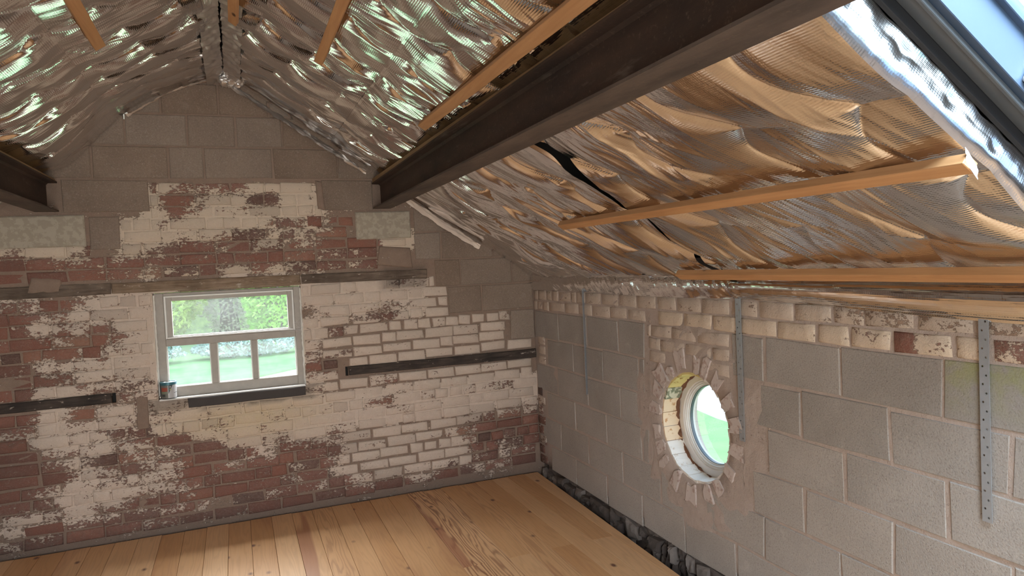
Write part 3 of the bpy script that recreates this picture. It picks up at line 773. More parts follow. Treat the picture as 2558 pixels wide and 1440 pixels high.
def dR(y, s):
    return -.008 * np.exp(-((s - 1.13) / .06) ** 2) + (.3 + .7 * np.clip(np.abs(s - .74) / .09, 0, 1)) * foil_d(y, s, 4.1, .36, .027, 1.0, .26, diag=.12) * (.35 + .65 * near_gable(y, .5)) * np.clip(s / .10, .15, 1)
def dLow(y, s):
    eave = np.clip((s - 2.16) / .22, 0, 1)
    base = foil_d(y, s, 7.7, .43, .034, 1.7, .31, diag=.42, soft=.55)
    big = .030 * fbm(y * 1.5 + 3, s * 1.2 + 1, 2)
    return (base + big) * (.35 + .65 * near_gable(y, .4)) * (1 - .6 * eave) + .012 - .045 * np.exp(-((s - 1.15) / .09) ** 2)
foil_sheet('foil_sheet', 'L', 0.0, .665, .15, 5.485, 800, 90, dL, 'upper sheet of silver foil on the left roof slope beside the ridge')
foil_sheet('foil_sheet', 'L', .655, 2.38, .15, 5.485, 800, 170, lambda y, s: dL(y, s) + .006, 'lower sheet of silver foil on the left roof slope above the left beam')
foil_sheet('foil_sheet', 'R', 0.0, .745, .15, 5.485, 800, 100, dR, 'upper sheet of silver foil on the right roof slope beside the ridge')
foil_sheet('foil_sheet', 'R', .735, 1.13, .15, 5.485, 800, 56, lambda y, s: dR(y, s) + .006, 'narrow sheet of silver foil between the ridge sheet and the right beam')
def edge_back(Y, S):    # ragged near edge of the far sheet
    t = np.clip((3.6 - Y) / .66, 0, 1); return Y + t * (.045 * fbm(S * 3.1 + 4, S * 0 + 1.7, 2) + .018 * np.clip(np.sin((S - 1.25) * 5.6), 0, 1)), S
def edge_front(Y, S):
    t = np.clip((Y - 2.4) / .52, 0, 1); return Y + t * (.035 * fbm(S * 2.6 + 9, S * 0 + 5.2, 2) - .016 * np.clip(np.sin((S - 1.25) * 5.6), 0, 1)), S
foil_sheet('foil_sheet', 'R', 1.16, 2.37, 2.94, 5.485, 420, 200, dLow, 'crinkled foil sheet on the low right slope next to the gable wall', edge=edge_back)
foil_sheet('foil_sheet', 'R', 1.16, 2.37, 1.262, 2.92, 340, 230, lambda y, s: dLow(y, s), 'smoother foil sheet on the low right slope beside the roof window', edge=edge_front)
# foil turned up into the roof-window reveal
ny, ns = 26, 150
U, S = np.meshgrid(np.linspace(0, 1, ny), np.linspace(1.16, 2.37, ns), indexing='ij')
yy = 1.268 - .016 * np.sin(np.clip(U * 3, 0, 1) * np.pi / 2)
pinch = np.exp(-(((S / .17 + .4) % 1 - .5) / .10) ** 2) * np.exp(-((U - .55) / .22) ** 2)
dd = dLow(np.full_like(S, 1.262), S) * np.clip(1 - U * 2.2, 0, 1) - (.085 + .012 * perlin(S * 13, S * 0 + 3)) * U
yy = yy + .004 * pinch + .004 * fbm(S * 9, U * 1.3, 2) + .0015 * perlin(S * 60, U * 2) - .010 * np.clip(U - .6, 0, 1) * (1 + perlin(S * 16, S * 0 + 8))
dd = dd + .003 * pinch
nx, nz = KP / math.hypot(KP, 1), 1 / math.hypot(KP, 1)
v = np.stack([(S - nx * dd).ravel(), yy.ravel(), (ZR - KP * S - nz * dd).ravel()], 1)
idx = np.arange(ny * ns).reshape(ny, ns); f = np.stack([idx[:-1, :-1], idx[1:, :-1], idx[1:, 1:], idx[:-1, 1:]], -1).reshape(-1, 4)
tag(mesh('foil_upstand', v, f, M_FOILU, uv=np.stack([U.ravel() * .2, S.ravel() * 1.2], 1), smooth=True), 'bluish foil strip folded up into the roof window opening', 'insulation foil')
# skirt of foil hanging down the right wall
def skirt(name, y0, y1, label, sag):
    ny, ns = int((y1 - y0) * 80), 26
    Yg, U = np.meshgrid(np.linspace(y0, y1, ny), np.linspace(0, 1, ns), indexing='ij')
    zt = ZR - KP * 2.365 - .01; zb = 1.578 - .03 * np.clip((2.9 - Yg) / 1.4, 0, 1) + .006 * np.sin(Yg * 3)
    Z = zt + (zb - zt) * U
    cr = np.clip((Yg - 2.3) / .7, .18, 1)
    X = 2.362 + .018 * U - sag * np.sin(U * np.pi) + cr * (.008 * perlin(Yg * 9, U * 1.0) + .006 * (1 - np.abs(perlin(Yg * 19 + U * 2, U * 1.2)) * 2) - .006) - .012 * np.sin(np.pi * U) * perlin(Yg * 3, U)
    X = np.minimum(X, XR - .012)
    v = np.stack([X.ravel(), Yg.ravel(), Z.ravel()], 1); idx = np.arange(ny * ns).reshape(ny, ns)
    f = np.stack([idx[:-1, :-1], idx[1:, :-1], idx[1:, 1:], idx[:-1, 1:]], -1).reshape(-1, 4)[:, ::-1]
    return tag(mesh(name, v, f, M_FOIL, uv=np.stack([Yg.ravel(), U.ravel() * .14], 1), smooth=True), label, 'insulation foil')
skirt('foil_skirt', 2.88, 5.488, 'foil skirt turned down the right wall between corner and middle strap', .015)
skirt('foil_skirt', .9, 2.87, 'foil skirt turned down the right wall in front of the middle strap', .040)
# ridge tape, verge flaps
def ribbon(name, pts, width_dir, w, label, mat, n=60, amp=.008, curl=.0, seed=0.0, cat='foil tape'):
    pts = [Vector(p) for p in pts]; L = [0]
    for a, b in zip(pts[:-1], pts[1:]): L.append(L[-1] + (b - a).length)
    m_ = 9; v, uvs = [], []
    wd = Vector(width_dir).normalized()
    for i in range(n):
        s = L[-1] * i / (n - 1); k = max(j for j in range(len(L)) if L[j] <= s + 1e-9); k = min(k, len(pts) - 2)
        c = pts[k].lerp(pts[k + 1], (s - L[k]) / (L[k + 1] - L[k])); tn = (pts[k + 1] - pts[k]).normalized(); nn = tn.cross(wd)
        taper = 1.0 if w[1] == 0 else (.25 + .75 * min(1, 4 * i / (n - 1), 4 * (1 - i / (n - 1))))
        for j in range(m_):
            u = j / (m_ - 1) - .5
            o = amp * (float(perlin(s * 16 + seed, u * 3)) * 1.6 + float(perlin(s * 40 + seed, u * 6)) * .6) + curl * (u + .5) ** 2
            p = c + wd * (u * w[0] * taper) + nn * o; v.append(tuple(p)); uvs.append((s, u * w[0]))
    idx = np.arange(n * m_).reshape(n, m_); f = np.stack([idx[:-1, :-1], idx[1:, :-1], idx[1:, 1:], idx[:-1, 1:]], -1).reshape(-1, 4)
    return tag(mesh(name, v, f, mat, uv=uvs, smooth=True), label, cat)
ribbon('ridge_tape', [(-.055, .2, ZR - .075), (-.055, 5.47, ZR - .080)], (1, 0, .55), (.12, 0), 'crumpled foil tape along the left side of the ridge', M_FOILD, 420, .013)
ribbon('ridge_tape', [(.06, .2, ZR - .075), (.06, 5.47, ZR - .080)], (1, 0, -.55), (.12, 0), 'crumpled foil tape along the right side of the ridge', M_FOILD, 420, .013, seed=7)
def vr(x, d=.0, y=5.465): return tuple(roofR(x, y, d))
def vl(x, d=.0, y=5.465): return tuple(roofL(x, y, d))
ribbon('verge_tape', [vr(.02, .062, 5.42), vr(.45, .056, 5.425), vr(1.02, .050, 5.43)], (0, -.88, -.47), (.12, 1), 'creased pale foil tape sealing the right verge above the beam', M_FOILD, 90, .010, .012, 3)
ribbon('verge_flap', [vr(1.24, .045, 5.43), vr(1.6, .055, 5.43), vr(1.93, .045, 5.44)], (0, -.8, -.6), (.07, 1), 'loose pale foil flap hanging along the low right verge', M_FOILV, 60, .008, .03, 9)
def vlb(x): return (-x, 5.43, ZR - KP * x + .12 * math.sin(math.pi * min(1, x / 1.02)) - .055)
ribbon('verge_flap', [vlb(.06), vlb(.16), vlb(.27)], (0, -.8, -.6), (.085, 1), 'peach coloured foil flap under the ridge on the left verge', M_FOILV, 40, .008, .02, 12)
ribbon('verge_flap', [vlb(.26), vlb(.40), vlb(.62)], (0, -.8, -.6), (.075, 1), 'long curled foil flap lower down the left verge', M_FOILV, 40, .010, .02, 15)
# crumpled knot of foil where the verge meets the ridge
bm = bmesh.new(); bmesh.ops.create_icosphere(bm, subdivisions=4, radius=1)
for vv in bm.verts:
    p = vv.co; q = 1 + .45 * float(fbm(p.x * 2.2 + 3, p.y * 2.2 + p.z * 1.7, 3)); vv.co = Vector((p.x * .085 * q + .05, p.y * .05 * q + 5.42, p.z * .055 * q + 3.225))
me = bpy.data.meshes.new('foil_knot'); bm.to_mesh(me); bm.free(); me.materials.append(M_FOILD)
o = bpy.data.objects.new('foil_knot', me); COL.objects.link(o); tag(o, 'scrunched pale foil knot at the top of the gable under the ridge', 'foil')

# ------------------------------------------------------------------ steel beams
def extrude_y(name, prof, y0, y1, mat, parent, shear=0.0, yref=5.5):
    n = len(prof); v = [(x + shear * (y - yref), y, z) for y in (y0, y1) for (x, z) in prof]
    f = [tuple(range(n))[::-1], tuple(range(n, 2 * n))] + [(k, (k + 1) % n, n + (k + 1) % n, n + k) for k in range(n)]
    return mesh(name, v, f, mat, parent, recalc=True, center=True)
def ibeam(cx_, zb, shear, label, h=.203, w=.138, y0=-2.2):
    t = empty('steel_beam', (cx_, 5.49, zb)); tag(t, label, 'steel beam', 'steel roof beams')
    tf, tw, r = .010, .009, .012
    prof = lambda sgn, z: [(cx_ - w / 2, z), (cx_ + w / 2, z), (cx_ + w / 2, z + sgn * tf), (cx_ + tw / 2 + r, z + sgn * (tf + .001)), (cx_ + tw / 2, z + sgn * (tf + r)), (cx_ - tw / 2, z + sgn * (tf + r)), (cx_ - tw / 2 - r, z + sgn * (tf + .001)), (cx_ - w / 2, z + sgn * tf)]
    extrude_y('bottom_flange', prof(1, zb), y0, 5.488, M_STEELF, t, shear)
    extrude_y('top_flange', prof(-1, zb + h), y0, 5.488, M_STEEL, t, shear)
    extrude_y('web', [(cx_ - tw / 2, zb + tf + r), (cx_ + tw / 2, zb + tf + r), (cx_ + tw / 2, zb + h - tf - r), (cx_ - tw / 2, zb + h - tf - r)], y0, 5.488, M_STEEL, t, shear)
    return t
ibeam(1.109, 2.291, .0105, 'dark rusty steel beam running overhead along the right roof slope')
ibeam(-1.145, 2.300, 0.0, 'dark rusty steel beam at the left edge above the left padstone')
def long_box(name, x0, x1, y0, y1, z0, z1, mat, label, cat, parent=None, bev=.003):
    o = box(name, x0, x1, y0, y1, z0, z1, mat, parent, bev); 
    return tag(o, label, cat)
long_box('timber_plate', 1.045, 1.145, -2.1, 5.485, 2.494, 2.530, M_PLATE, 'flat timber plate lying on top of the right steel beam', 'timber')
long_box('timber_plate', -1.19, -1.085, -2.1, 5.485, 2.503, 2.520, M_PLATE, 'flat timber plate lying on top of the left steel beam', 'timber')

# ------------------------------------------------------------------ battens on the slopes
def batten(fn, s, y0, y1, d, w, th, label, slew=0.0):
    n = NRM if fn is roofR else NLM; dn = Vector((1, 0, -KP)).normalized() if fn is roofR else Vector((-1, 0, -KP)).normalized()
    c = fn(s, (y0 + y1) / 2, d); ay = Vector((slew * (1 if fn is roofR else -1), 1, 0)).normalized()
    v, f = obox(c, dn, ay, n, w / 2, (y1 - y0) / 2, th / 2)
    o = mesh('batten', v, f, M_BATTEN, center=True, recalc=True); bevel_mesh(o, .002)
    return tag(o, label, 'batten')
batten(roofR, .505, .3, 3.69, .075, .045, .030, 'short pine batten right of the ridge above the gable wall')
batten(roofR, 1.010, .4, 3.62, .065, .050, .032, 'pine batten on the right slope just above the steel beam')
batten(roofR, 1.825, 1.235, 3.66, .065, .048, .034, 'long pine batten halfway down the right slope below the beam')
batten(roofR, 2.285, .7, 3.17, .070, .048, .034, 'lowest pine batten along the eaves above the right wall')
batten(roofL, .545, .3, 3.62, .060, .050, .030, 'pine batten on the left slope near the top left')
batten(roofR, .115, .3, 3.95, .085, .045, .030, 'stub of pine batten at the top edge beside the ridge')
# bright tape scrap at the end of the long batten
ribbon('torn_tape', [tuple(roofR(1.80, 1.232, .055)), tuple(roofR(1.85, 1.228, .075))], (0, -.2, -1), (.035, 0), 'torn white tape on the near end of the long right batten', M_BEADW, 12, .004, .01, 2, 'tape')

# ------------------------------------------------------------------ galvanised straps with punched holes
def strap(y, w, z0, z1, d, label, yaw=0.0, holes=True):
    t = empty('wall_strap', (XR - d, y, z0)); tag(t, label, 'metal strap', 'galvanised restraint straps')
    V, F = [], []; th_ = .0025; z = z1; rowsz = []
    pitch = .030; nrow = int((z1 - z0) / pitch); ph_ = (z1 - z0) / nrow
    def P(u, zz, dd): 
        return (XR - d - dd * math.cos(yaw) - u * math.sin(yaw), y + u * math.cos(yaw) - dd * math.sin(yaw), zz)
    hr = .0042
    for k in range(nrow):
        zc = z0 + (k + .5) * ph_; uc = (w * .18 if k % 2 else -w * .18)
        ring = [(uc + hr * math.cos(2 * math.pi * q / 8), zc + hr * math.sin(2 * math.pi * q / 8)) for q in range(8)]
        sq = []
        for q in range(8):
            a_ = 2 * math.pi * q / 8; c_, s_ = math.cos(a_), math.sin(a_)
            uu = w / 2 if c_ > .1 else (-w / 2 if c_ < -.1 else uc); zz = zc + ph_ / 2 if s_ > .1 else (zc - ph_ / 2 if s_ < -.1 else zc); sq.append((uu, zz))
        for dd in (0.0, th_):
            n = len(V); V += [P(u, zz, dd) for u, zz in sq] + [P(u, zz, dd) for u, zz in ring]
            for q in range(8):
                r_ = (q + 1) % 8; ff = (n + q, n + r_, n + 8 + r_, n + 8 + q); F.append(ff if dd > 0 else ff[::-1])
        n -= 0
    for s_ in (-1, 1):
        n = len(V); V += [P(s_ * w / 2, z0, 0), P(s_ * w / 2, z1, 0), P(s_ * w / 2, z1, th_), P(s_ * w / 2, z0, th_)]; F.append((n, n + 1, n + 2, n + 3))
    mesh('punched_strip', V, F, M_GALV, t)
    return t
strap(4.555, .036, .815, 1.60, .012, 'thin galvanised strap nearest the corner seen almost edge on', yaw=-.95)
strap(2.858, .040, .848, 1.60, .014, 'punched galvanised strap beside the round window')
strap(1.607, .034, .845, 1.56, .014, 'punched galvanised strap nearest the camera at the right edge')

# ------------------------------------------------------------------ window_1: gable window
w1 = tag(empty('window_1', (-.045, 5.58, .952)), 'small white flaking timber window with one wide top light and three lower panes', kind='structure')
FY0, FY1 = 5.565, 5.635
def fbox(name, x0, x1, z0, z1, y0=FY0, y1=FY1, mat=M_FRAME, parent=w1, bev=.003): return box(name, x0, x1, y0, y1, z0, z1, mat, parent, bev)
fbox('jamb', -.550, -.488, .968, 1.712); fbox('jamb', .408, .460, .955, 1.712)
fbox('head', -.488, .408, 1.690, 1.712); fbox('transom', -.488, .408, 1.325, 1.378); fbox('bottom_rail', -.488, .408, .958, 1.030)
fbox('mullion', -.197, -.150, 1.030, 1.325); fbox('mullion', .087, .127, 1.030, 1.325)
sa = mesh('top_sash', *box_vf(-.482, -.438, FY0 + .012, FY1 - .01, 1.380, 1.688), M_FRAME, w1, center=True)
for nm, a in (('sash_stile', (.362, .405, 1.380, 1.688)), ('sash_rail', (-.438, .362, 1.652, 1.688)), ('sash_rail', (-.438, .362, 1.380, 1.398))):
    fbox(nm, *a, FY0 + .012, FY1 - .01, M_FRAME, sa)
for a in ((-.486, -.474, 1.380, 1.690), (.396, .407, 1.380, 1.690), (-.474, .396, 1.679, 1.690), (-.474, .396, 1.380, 1.391)):
    fbox('glazing_bead', *a, FY0 - .006, FY0 + .012, M_BEADW, sa, .002)
fbox('pane', -.440, .364, 1.396, 1.654, 5.604, 5.608, M_GLASS, sa, 0)
for a in ((-.489, -.196), (-.151, .088), (.126, .409)):
    p = fbox('pane', a[0], a[1], 1.028, 1.327, 5.604, 5.608, M_GLASSD, w1, 0)
    for q in ((a[0], a[0] + .008, 1.030, 1.325), (a[1] - .008, a[1], 1.030, 1.325)): fbox('putty_bead', *q, 5.590, 5.604, M_BEADW, p, .001)
fbox('window_board', -.548, .458, .944, .958, 5.500, 5.600, M_BEADW, w1, .003)
# beads of expanding foam along both jambs
def foam(x, z0, z1, seed, n=44):
    V, F = [], []
    for k in range(n + 1):
        z = z0 + (z1 - z0) * k / n; r = .0075 + .006 * max(0, float(perlin(k * .9 + seed, 1.3))) * 2
        for q in range(7):
            a = 2 * math.pi * q / 7; V.append((x + r * math.cos(a) * .9 + .004 * float(perlin(k * .4, seed)), 5.552 + r * math.sin(a), z))
    for k in range(n):
        for q in range(7): F.append((k * 7 + q, k * 7 + (q + 1) % 7, (k + 1) * 7 + (q + 1) % 7, (k + 1) * 7 + q))
    mesh('foam_bead', V, F, M_FOAM, w1, smooth=True)
foam(-.548, .975, 1.70, 3.0); foam(.459, .955, 1.70, 8.0)

# cobweb in the right corner of the transom
V, F = [], []
for k in range(26):
    p = Vector((.40 + rnd.uniform(-.01, .06), 5.555, 1.385 + rnd.uniform(-.03, .10))); q = Vector((.456, 5.545, 1.36 + rnd.uniform(-.01, .12)))
    if k > 15: p = Vector((.22 + rnd.uniform(0, .2), 5.56, 1.379)); q = Vector((.455, 5.55, 1.36 + rnd.uniform(-.005, .02)))
    for dz in (0, .0012):
        V += [tuple(p + Vector((0, 0, dz))), tuple(q + Vector((0, 0, dz)))]
    n = len(V) - 4; F.append((n, n + 1, n + 3, n + 2))
tag(mesh('cobweb', V, F, M_COB), 'grey cobweb strung across the right end of the window transom', 'cobweb', kind='stuff')

# ------------------------------------------------------------------ window_2: round window
w2 = tag(empty('window_2', (XR + .12, CY, CZ)), 'round white window set deep in the block wall', kind='structure')
def lathe_x(name, prof, mat, parent, n=72, jit=0.0, seed=0.0):
    V, F = [], []; m_ = len(prof)
    for k in range(n):
        th = 2 * math.pi * k / n
        for (r, x) in prof:
            rr_ = r + jit * float(fbm(k * .4 + seed, r * 20 + x * 11, 2)); V.append((XR + x + jit * .8 * float(perlin(k * .7 + seed, r * 9)), CY + math.cos(th) * rr_, CZ + math.sin(th) * rr_))
    for k in range(n):
        for q in range(m_ - 1): F.append((k * m_ + q, ((k + 1) % n) * m_ + q, ((k + 1) % n) * m_ + q + 1, k * m_ + q + 1))
    return mesh(name, V, F, mat, parent, smooth=False, recalc=True)
lathe_x('outer_frame', [(.318, .190), (.318, .122), (.262, .118), (.258, .122), (.258, .190)], M_UPVC, w2)
lathe_x('inner_ring', [(.260, .180), (.260, .128), (.250, .124), (.246, .132), (.240, .130), (.236, .140), (.230, .140), (.228, .180)], M_UPVC, w2)
lathe_x('gasket', [(.231, .165), (.231, .146), (.226, .146), (.226, .165)], M_GREYF, w2)
lathe_x('rust_sealant', [(.321, .121), (.316, .092), (.304, .106), (.300, .119)], M_RUST, w2, jit=.016, seed=2)
V = [(XR + .155, CY + .229 * math.cos(2 * math.pi * k / 64), CZ + .229 * math.sin(2 * math.pi * k / 64)) for k in range(64)]
mesh('pane', V, [tuple(range(64))], M_GLASSD, w2)

# ------------------------------------------------------------------ window_3: roof window in the right slope
w3 = tag(empty('window_3', tuple(roofR(1.7, .65, -.2))), 'dark framed roof window in the right slope', kind='structure')
DN = Vector((1, 0, -KP)).normalized(); DNL = Vector((-1, 0, -KP)).normalized()
KS = math.hypot(1, KP)
def rbox(name, fn, s0, s1, y0, y1, d0, d1, mat, parent, bev=.002):
    n, dn = (NRM, DN) if fn is roofR else (NLM, DNL)
    c = fn((s0 + s1) / 2, (y0 + y1) / 2, (d0 + d1) / 2)
    v, f = obox(c, dn, (0, 1, 0), n, abs(s1 - s0) / 2 * KS, abs(y1 - y0) / 2, abs(d1 - d0) / 2)
    o = mesh(name, v, f, mat, parent, center=True, recalc=True)
    if bev: bevel_mesh(o, bev)
    return o
def roofwin(fn, hole, w, handle=False):
    s0, s1, y0, y1 = hole
    e = .07
    for (a, b, c, d) in ((s0 - e, s1 + e, y1 - .010, y1 + .006), (s0 - e, s1 + e, y0 - .006, y0 + .010), (s0 - e, s0 + .010, y0, y1), (s1 - .010, s1 + e, y0, y1)):
        rbox('black_collar', fn, a, b, c, d, -.085, -.175, M_BLACK, w)  # black strip between the turned-up foil and the grey frame
    for (a, b, c, d) in ((s0, s1, y1 - .052, y1 - .010), (s0, s1, y0 + .010, y0 + .052), (s0, s0 + .045, y0 + .05, y1 - .05), (s1 - .045, s1, y0 + .05, y1 - .05)):
        rbox('fixed_frame', fn, a, b, c, d, -.115, -.150, M_GREYF, w)
    for (a, b, c, d) in ((s0 + .01, s1 - .01, y1 - .066, y1 - .054), (s0 + .01, s1 - .01, y0 + .054, y0 + .066)):
        rbox('frame_lip', fn, a, b, c, d, -.108, -.125, M_GREYF, w)
    for (a, b, c, d) in ((s0 + .01, s1 - .01, y1 - .086, y1 - .058), (s0 + .01, s1 - .01, y0 + .058, y0 + .086), (s0 + .04, s0 + .08, y0 + .086, y1 - .086), (s1 - .08, s1 - .04, y0 + .086, y1 - .086)):
        rbox('sash_frame', fn, a, b, c, d, -.126, -.285, M_SASH, w)
    for (a, b, c, d) in ((s0 + .03, s1 - .03, y1 - .104, y1 - .084), (s0 + .03, s1 - .03, y0 + .084, y0 + .104)):
        rbox('glazing_gasket', fn, a, b, c, d, -.250, -.285, M_SASH, w)
    rbox('pane', fn, s0 + .03, s1 - .03, y0 + .08, y1 - .08, -.264, -.270, M_GLASS, w, 0)
    if handle:
        hp = rbox('sash_stay', fn, 1.785, 1.825, y1 - .108, y1 - .084, -.140, -.215, M_BEADW, w, .008)
        rbox('stay_screw', fn, 1.797, 1.813, y1 - .112, y1 - .107, -.17, -.18, M_GREYF, hp, 0)
roofwin(roofR, SKR, w3, True)

# ------------------------------------------------------------------ paint tin on the window board
def lathe(name, prof, mat, parent, loc, n=40):
    V, F = [], []; m_ = len(prof)
    for k in range(n):
        a = 2 * math.pi * k / n
        for r, z in prof: V.append((loc[0] + r * math.cos(a), loc[1] + r * math.sin(a), loc[2] + z))
    for k in range(n):
        for q in range(m_ - 1): F.append((k * m_ + q, ((k + 1) % n) * m_ + q, ((k + 1) % n) * m_ + q + 1, k * m_ + q + 1))
    return mesh(name, V, F, mat, parent, smooth=False, recalc=True)
def m_tin():
    s = NT('printed_tin_label'); O = s.obj(); sp = s.n('ShaderNodeSeparateXYZ', ins={0: O})
    ang = s.math('ARCTAN2', sp.outputs[0], s.math('MULTIPLY', sp.outputs[1], -1.0)); z = sp.outputs[2]
    def rect(a0, a1, z0, z1):
        f = s.math('MULTIPLY', s.math('GREATER_THAN', ang, a0), s.math('LESS_THAN', ang, a1))
        return s.math('MULTIPLY', f, s.math('MULTIPLY', s.math('GREATER_THAN', z, z0), s.math('LESS_THAN', z, z1)))
    c = s.mix(s.math('GREATER_THAN', s.math('ADD', ang, s.math('MULTIPLY', z, -9.0)), .20), (.045, .065, .070), (.50, .50, .52))
    c = s.mix(rect(-1.05, .05, -.045, .045), c, (.17, .17, .155))
    c = s.mix(rect(-.9, -.05, .002, .030), c, (.34, .085, .055))
    c = s.mix(rect(-.9, -.1, -.012, .0), c, (.20, .24, .17)); c = s.mix(rect(-.85, -.35, -.034, -.018), c, (.05, .06, .06))
    c = s.mix(rect(.0, .05, -.045, .045), c, (.55, .54, .50)); c = s.mix(rect(.22, .42, .010, .022), c, (.38, .42, .22)); c = s.mix(rect(.22, .40, .028, .040), c, (.40, .36, .38))
    c = s.mix(rect(.75, 1.9, -.012, -.008), c, (.15, .16, .18))
    return s.set(Base_Color=c, Roughness=.35)
can = tag(empty('paint_tin', (-.487, 5.530, .958)), 'small paint tin with teal rim and red and white label on the window sill', 'tin')
bd = lathe('tin_body', [(.001, .0), (.053, .0), (.055, .003), (.053, .006), (.053, .098), (.0545, .100)], M_GREYF, can, (-.487, 5.530, .958))
lb = lathe('printed_label', [(.0535, -.046), (.0538, -.045), (.0538, .045), (.0535, .046)], m_tin(), can, (0, 0, 0)); lb.matrix_parent_inverse = Matrix.Identity(4); lb.location = (0, 0, .053)
M_TEAL = m_simple('teal_rim_paint', (.06, .19, .24), .35, .2, .2)
rim = lathe('rim_band', [(.0545, .099), (.0555, .101), (.0555, .117), (.054, .119), (.047, .119), (.045, .113), (.001, .112)], M_TEAL, can, (-.487, 5.530, .958))
lathe('tin_lid', [(.043, .1135), (.042, .1165), (.030, .1165), (.028, .1145), (.001, .1145)], m_simple('dull_tin_lid', (.50, .52, .52), .35, .8, .3), rim, (-.487, 5.530, .958))

# ------------------------------------------------------------------ outside: drive, lawn, hedge
GZ = -.55
tag(mesh('gravel_drive', [(-40, -30, GZ), (60, -30, GZ), (60, 60, GZ), (-40, 60, GZ)], [(0, 1, 2, 3)], M_GRAVEL), kind='structure')
def lawn(name, pts, h=.04):
    n = len(pts); v = [(x, y, GZ) for x, y in pts] + [(x, y, GZ + h) for x, y in pts]
    tag(mesh(name, v, [tuple(range(n, 2 * n))] + [(k, (k + 1) % n, n + (k + 1) % n, n + k) for k in range(n)], M_GRASS, recalc=True), kind='structure')
lawn('lawn', [(-14, 5.95), (2.6, 5.95), (2.6, 11.3), (1.5, 13.2), (-1.0, 12.6), (-14, 13.0)])
lawn('lawn', [(-14, 16.2), (-1.2, 15.4), (1.2, 17.6), (3.2, 19.0), (9, 20.0), (30, 23), (30, 40), (-14, 40)])
lawn('lawn', [(2.75, -6), (5.6, -6), (6.2, 8), (6.8, 11.3), (2.9, 11.3)])
lawn('lawn', [(-20, -30), (25, -30), (25, -5.5), (-20, -5.5)])
def shrub(loc, rx, ry, h, n, mat, label, ls=.16, twigs=5, grp=None):
    t = empty('shrub', loc); tag(t, label, 'shrub', grp)
    V, F = [], []
    for k in range(n):
        u = Vector((rnd.gauss(0, 1), rnd.gauss(0, 1), rnd.gauss(0, 1))).normalized() * rnd.uniform(.55, 1.0) ** .5
        lump = 1 + .25 * float(perlin(u.x * 2.3 + loc[0], u.z * 2.3 + loc[1]))
        c = Vector((u.x * rx * lump, u.y * ry * lump, h * .5 + u.z * h * .5 * lump))
        if c.z < .05: continue
        a = Vector((rnd.gauss(0, 1), rnd.gauss(0, 1), rnd.gauss(0, .7))).normalized(); b = a.cross(Vector((rnd.gauss(0, 1), rnd.gauss(0, 1), rnd.gauss(0, 1)))).normalized()
        s = ls * rnd.uniform(.6, 1.3); m0 = len(V)
        for p in (c - a * s, c + b * s * .45, c + a * s, c - b * s * .45): V.append(tuple(p + Vector(loc)))
        F.append((m0, m0 + 1, m0 + 2, m0 + 3))
    o = mesh('foliage', V, F, mat, t); o['kind'] = 'stuff'
    V, F = [], []
    for k in range(twigs):
        p = Vector(loc) + Vector((rnd.uniform(-.3, .3) * rx, rnd.uniform(-.3, .3) * ry, 0)); r = .035
        tip = Vector(loc) + Vector((rnd.uniform(-.8, .8) * rx, rnd.uniform(-.8, .8) * ry, h * rnd.uniform(.7, 1.0)))
        m0 = len(V)
        for c, rr_ in ((p, r), (p.lerp(tip, .5) + Vector((rnd.uniform(-.2, .2), 0, .1)), r * .7), (tip, r * .25)):
            for q in range(5): V.append(tuple(c + Vector((rr_ * math.cos(q * 1.2566), rr_ * math.sin(q * 1.2566), 0))))
        for e in range(2):
            for q in range(5): F.append((m0 + e * 5 + q, m0 + e * 5 + (q + 1) % 5, m0 + e * 5 + 5 + (q + 1) % 5, m0 + e * 5 + 5 + q))
    mesh('branches', V, F, M_BARK, t)
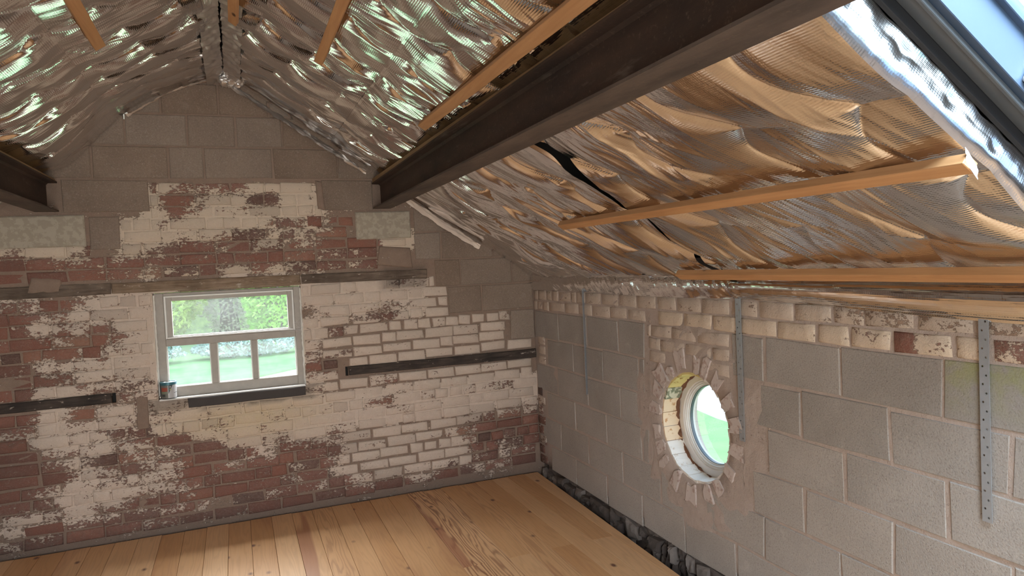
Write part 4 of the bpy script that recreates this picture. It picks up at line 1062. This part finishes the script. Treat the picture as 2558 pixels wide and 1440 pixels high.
for i, (x, y, rx, ry, h, n, mt, lb, ls) in enumerate([
    (-5.6, 24.6, 1.7, 1.3, 6.2, 5000, M_LEAF, 'leafy shrub behind the left jamb of the gable window', .12),
    (-2.3, 24.2, 1.55, 1.2, 5.6, 9000, M_LEAF, 'pale spring green shrub at the left of the top window pane', .09),
    (-.3, 25.6, 1.3, 1.2, 6.6, 7500, M_LEAF3, 'sparse twiggy shrub in the middle of the top window pane', .075),
    (1.45, 23.2, 1.35, 1.0, 3.1, 9000, M_LEAF2, 'bright green bush at the right of the top window pane', .085),
    (3.6, 25.4, 1.8, 1.3, 6.6, 6000, M_LEAF, 'tall yellow green shrub behind the right window jamb', .11),
    (-2.9, 20.9, 1.5, .7, .62, 3600, M_LEAF4, 'low grey green hedge clump seen in the left lower pane', .06),
    (.2, 21.2, 1.5, .7, .62, 3400, M_LEAF4, 'low grey green hedge clump seen in the middle lower pane', .06),
    (3.2, 21.8, 1.5, .7, .66, 3400, M_LEAF4, 'low grey green hedge clump seen in the right lower pane', .06)]):
    shrub((x, y, GZ + .03), rx, ry, h, n, mt, lb, ls, 16, None)
# wooded bank closing the view behind the hedge
V, F = [], []
xs = np.linspace(-30, 34, 60); zs = np.linspace(0, 1, 12)
for i_, x in enumerate(xs):
    for z in zs:
        V.append((float(x), float(27.5 + 9 * z ** 1.5 + 1.2 * perlin(x * .5, z * 4)), float(GZ + 7.5 * z + .8 * perlin(x * .45 + 3, z * 5))))
for i_ in range(59):
    for q in range(11): F.append((i_ * 12 + q, i_ * 12 + 12 + q, i_ * 12 + 13 + q, i_ * 12 + q + 1))
tag(mesh('wooded_bank', V, F, M_BANK, smooth=True), kind='structure')
for x in (-7, -2.5, 2, 6.5): shrub((x, -9.5 - rnd.random(), GZ + .03), 1.55, 1.2, rnd.uniform(2.6, 3.4), 900, M_LEAF2, {-7: 'green bush far to the left outside the rear doors', -2.5: 'green bush just left outside the rear doors', 2: 'green bush just right outside the rear doors', 6.5: 'green bush far to the right outside the rear doors'}[x], .3, 3, 'bushes behind the camera')
# pole with its slanting stay wire beyond the window
ut = tag(empty('utility_pole', (-3.30, 13.28, GZ)), 'wooden utility pole whose thin stay wire slants across the top window pane', 'pole')
def tube(name, p, q, r0, r1, mat, parent, n=8):
    p, q = Vector(p), Vector(q); a = (q - p).normalized(); u = a.orthogonal().normalized(); w = a.cross(u); V = []
    for c, r in ((p, r0), (q, r1)):
        V += [tuple(c + (u * math.cos(2 * math.pi * k / n) + w * math.sin(2 * math.pi * k / n)) * r) for k in range(n)]
    mesh(name, V, [(k, (k + 1) % n, n + (k + 1) % n, n + k) for k in range(n)] + [tuple(range(n))[::-1], tuple(range(n, 2 * n))], mat, parent, recalc=True)
tube('pole_shaft', (-3.30, 13.28, GZ), (-3.30, 13.28, 4.2), .12, .09, M_BARK, ut)
tube('stay_wire', (-3.30, 13.28, 3.60), (4.88, 14.94, GZ + .01), .006, .006, M_WIRE, ut, 5)
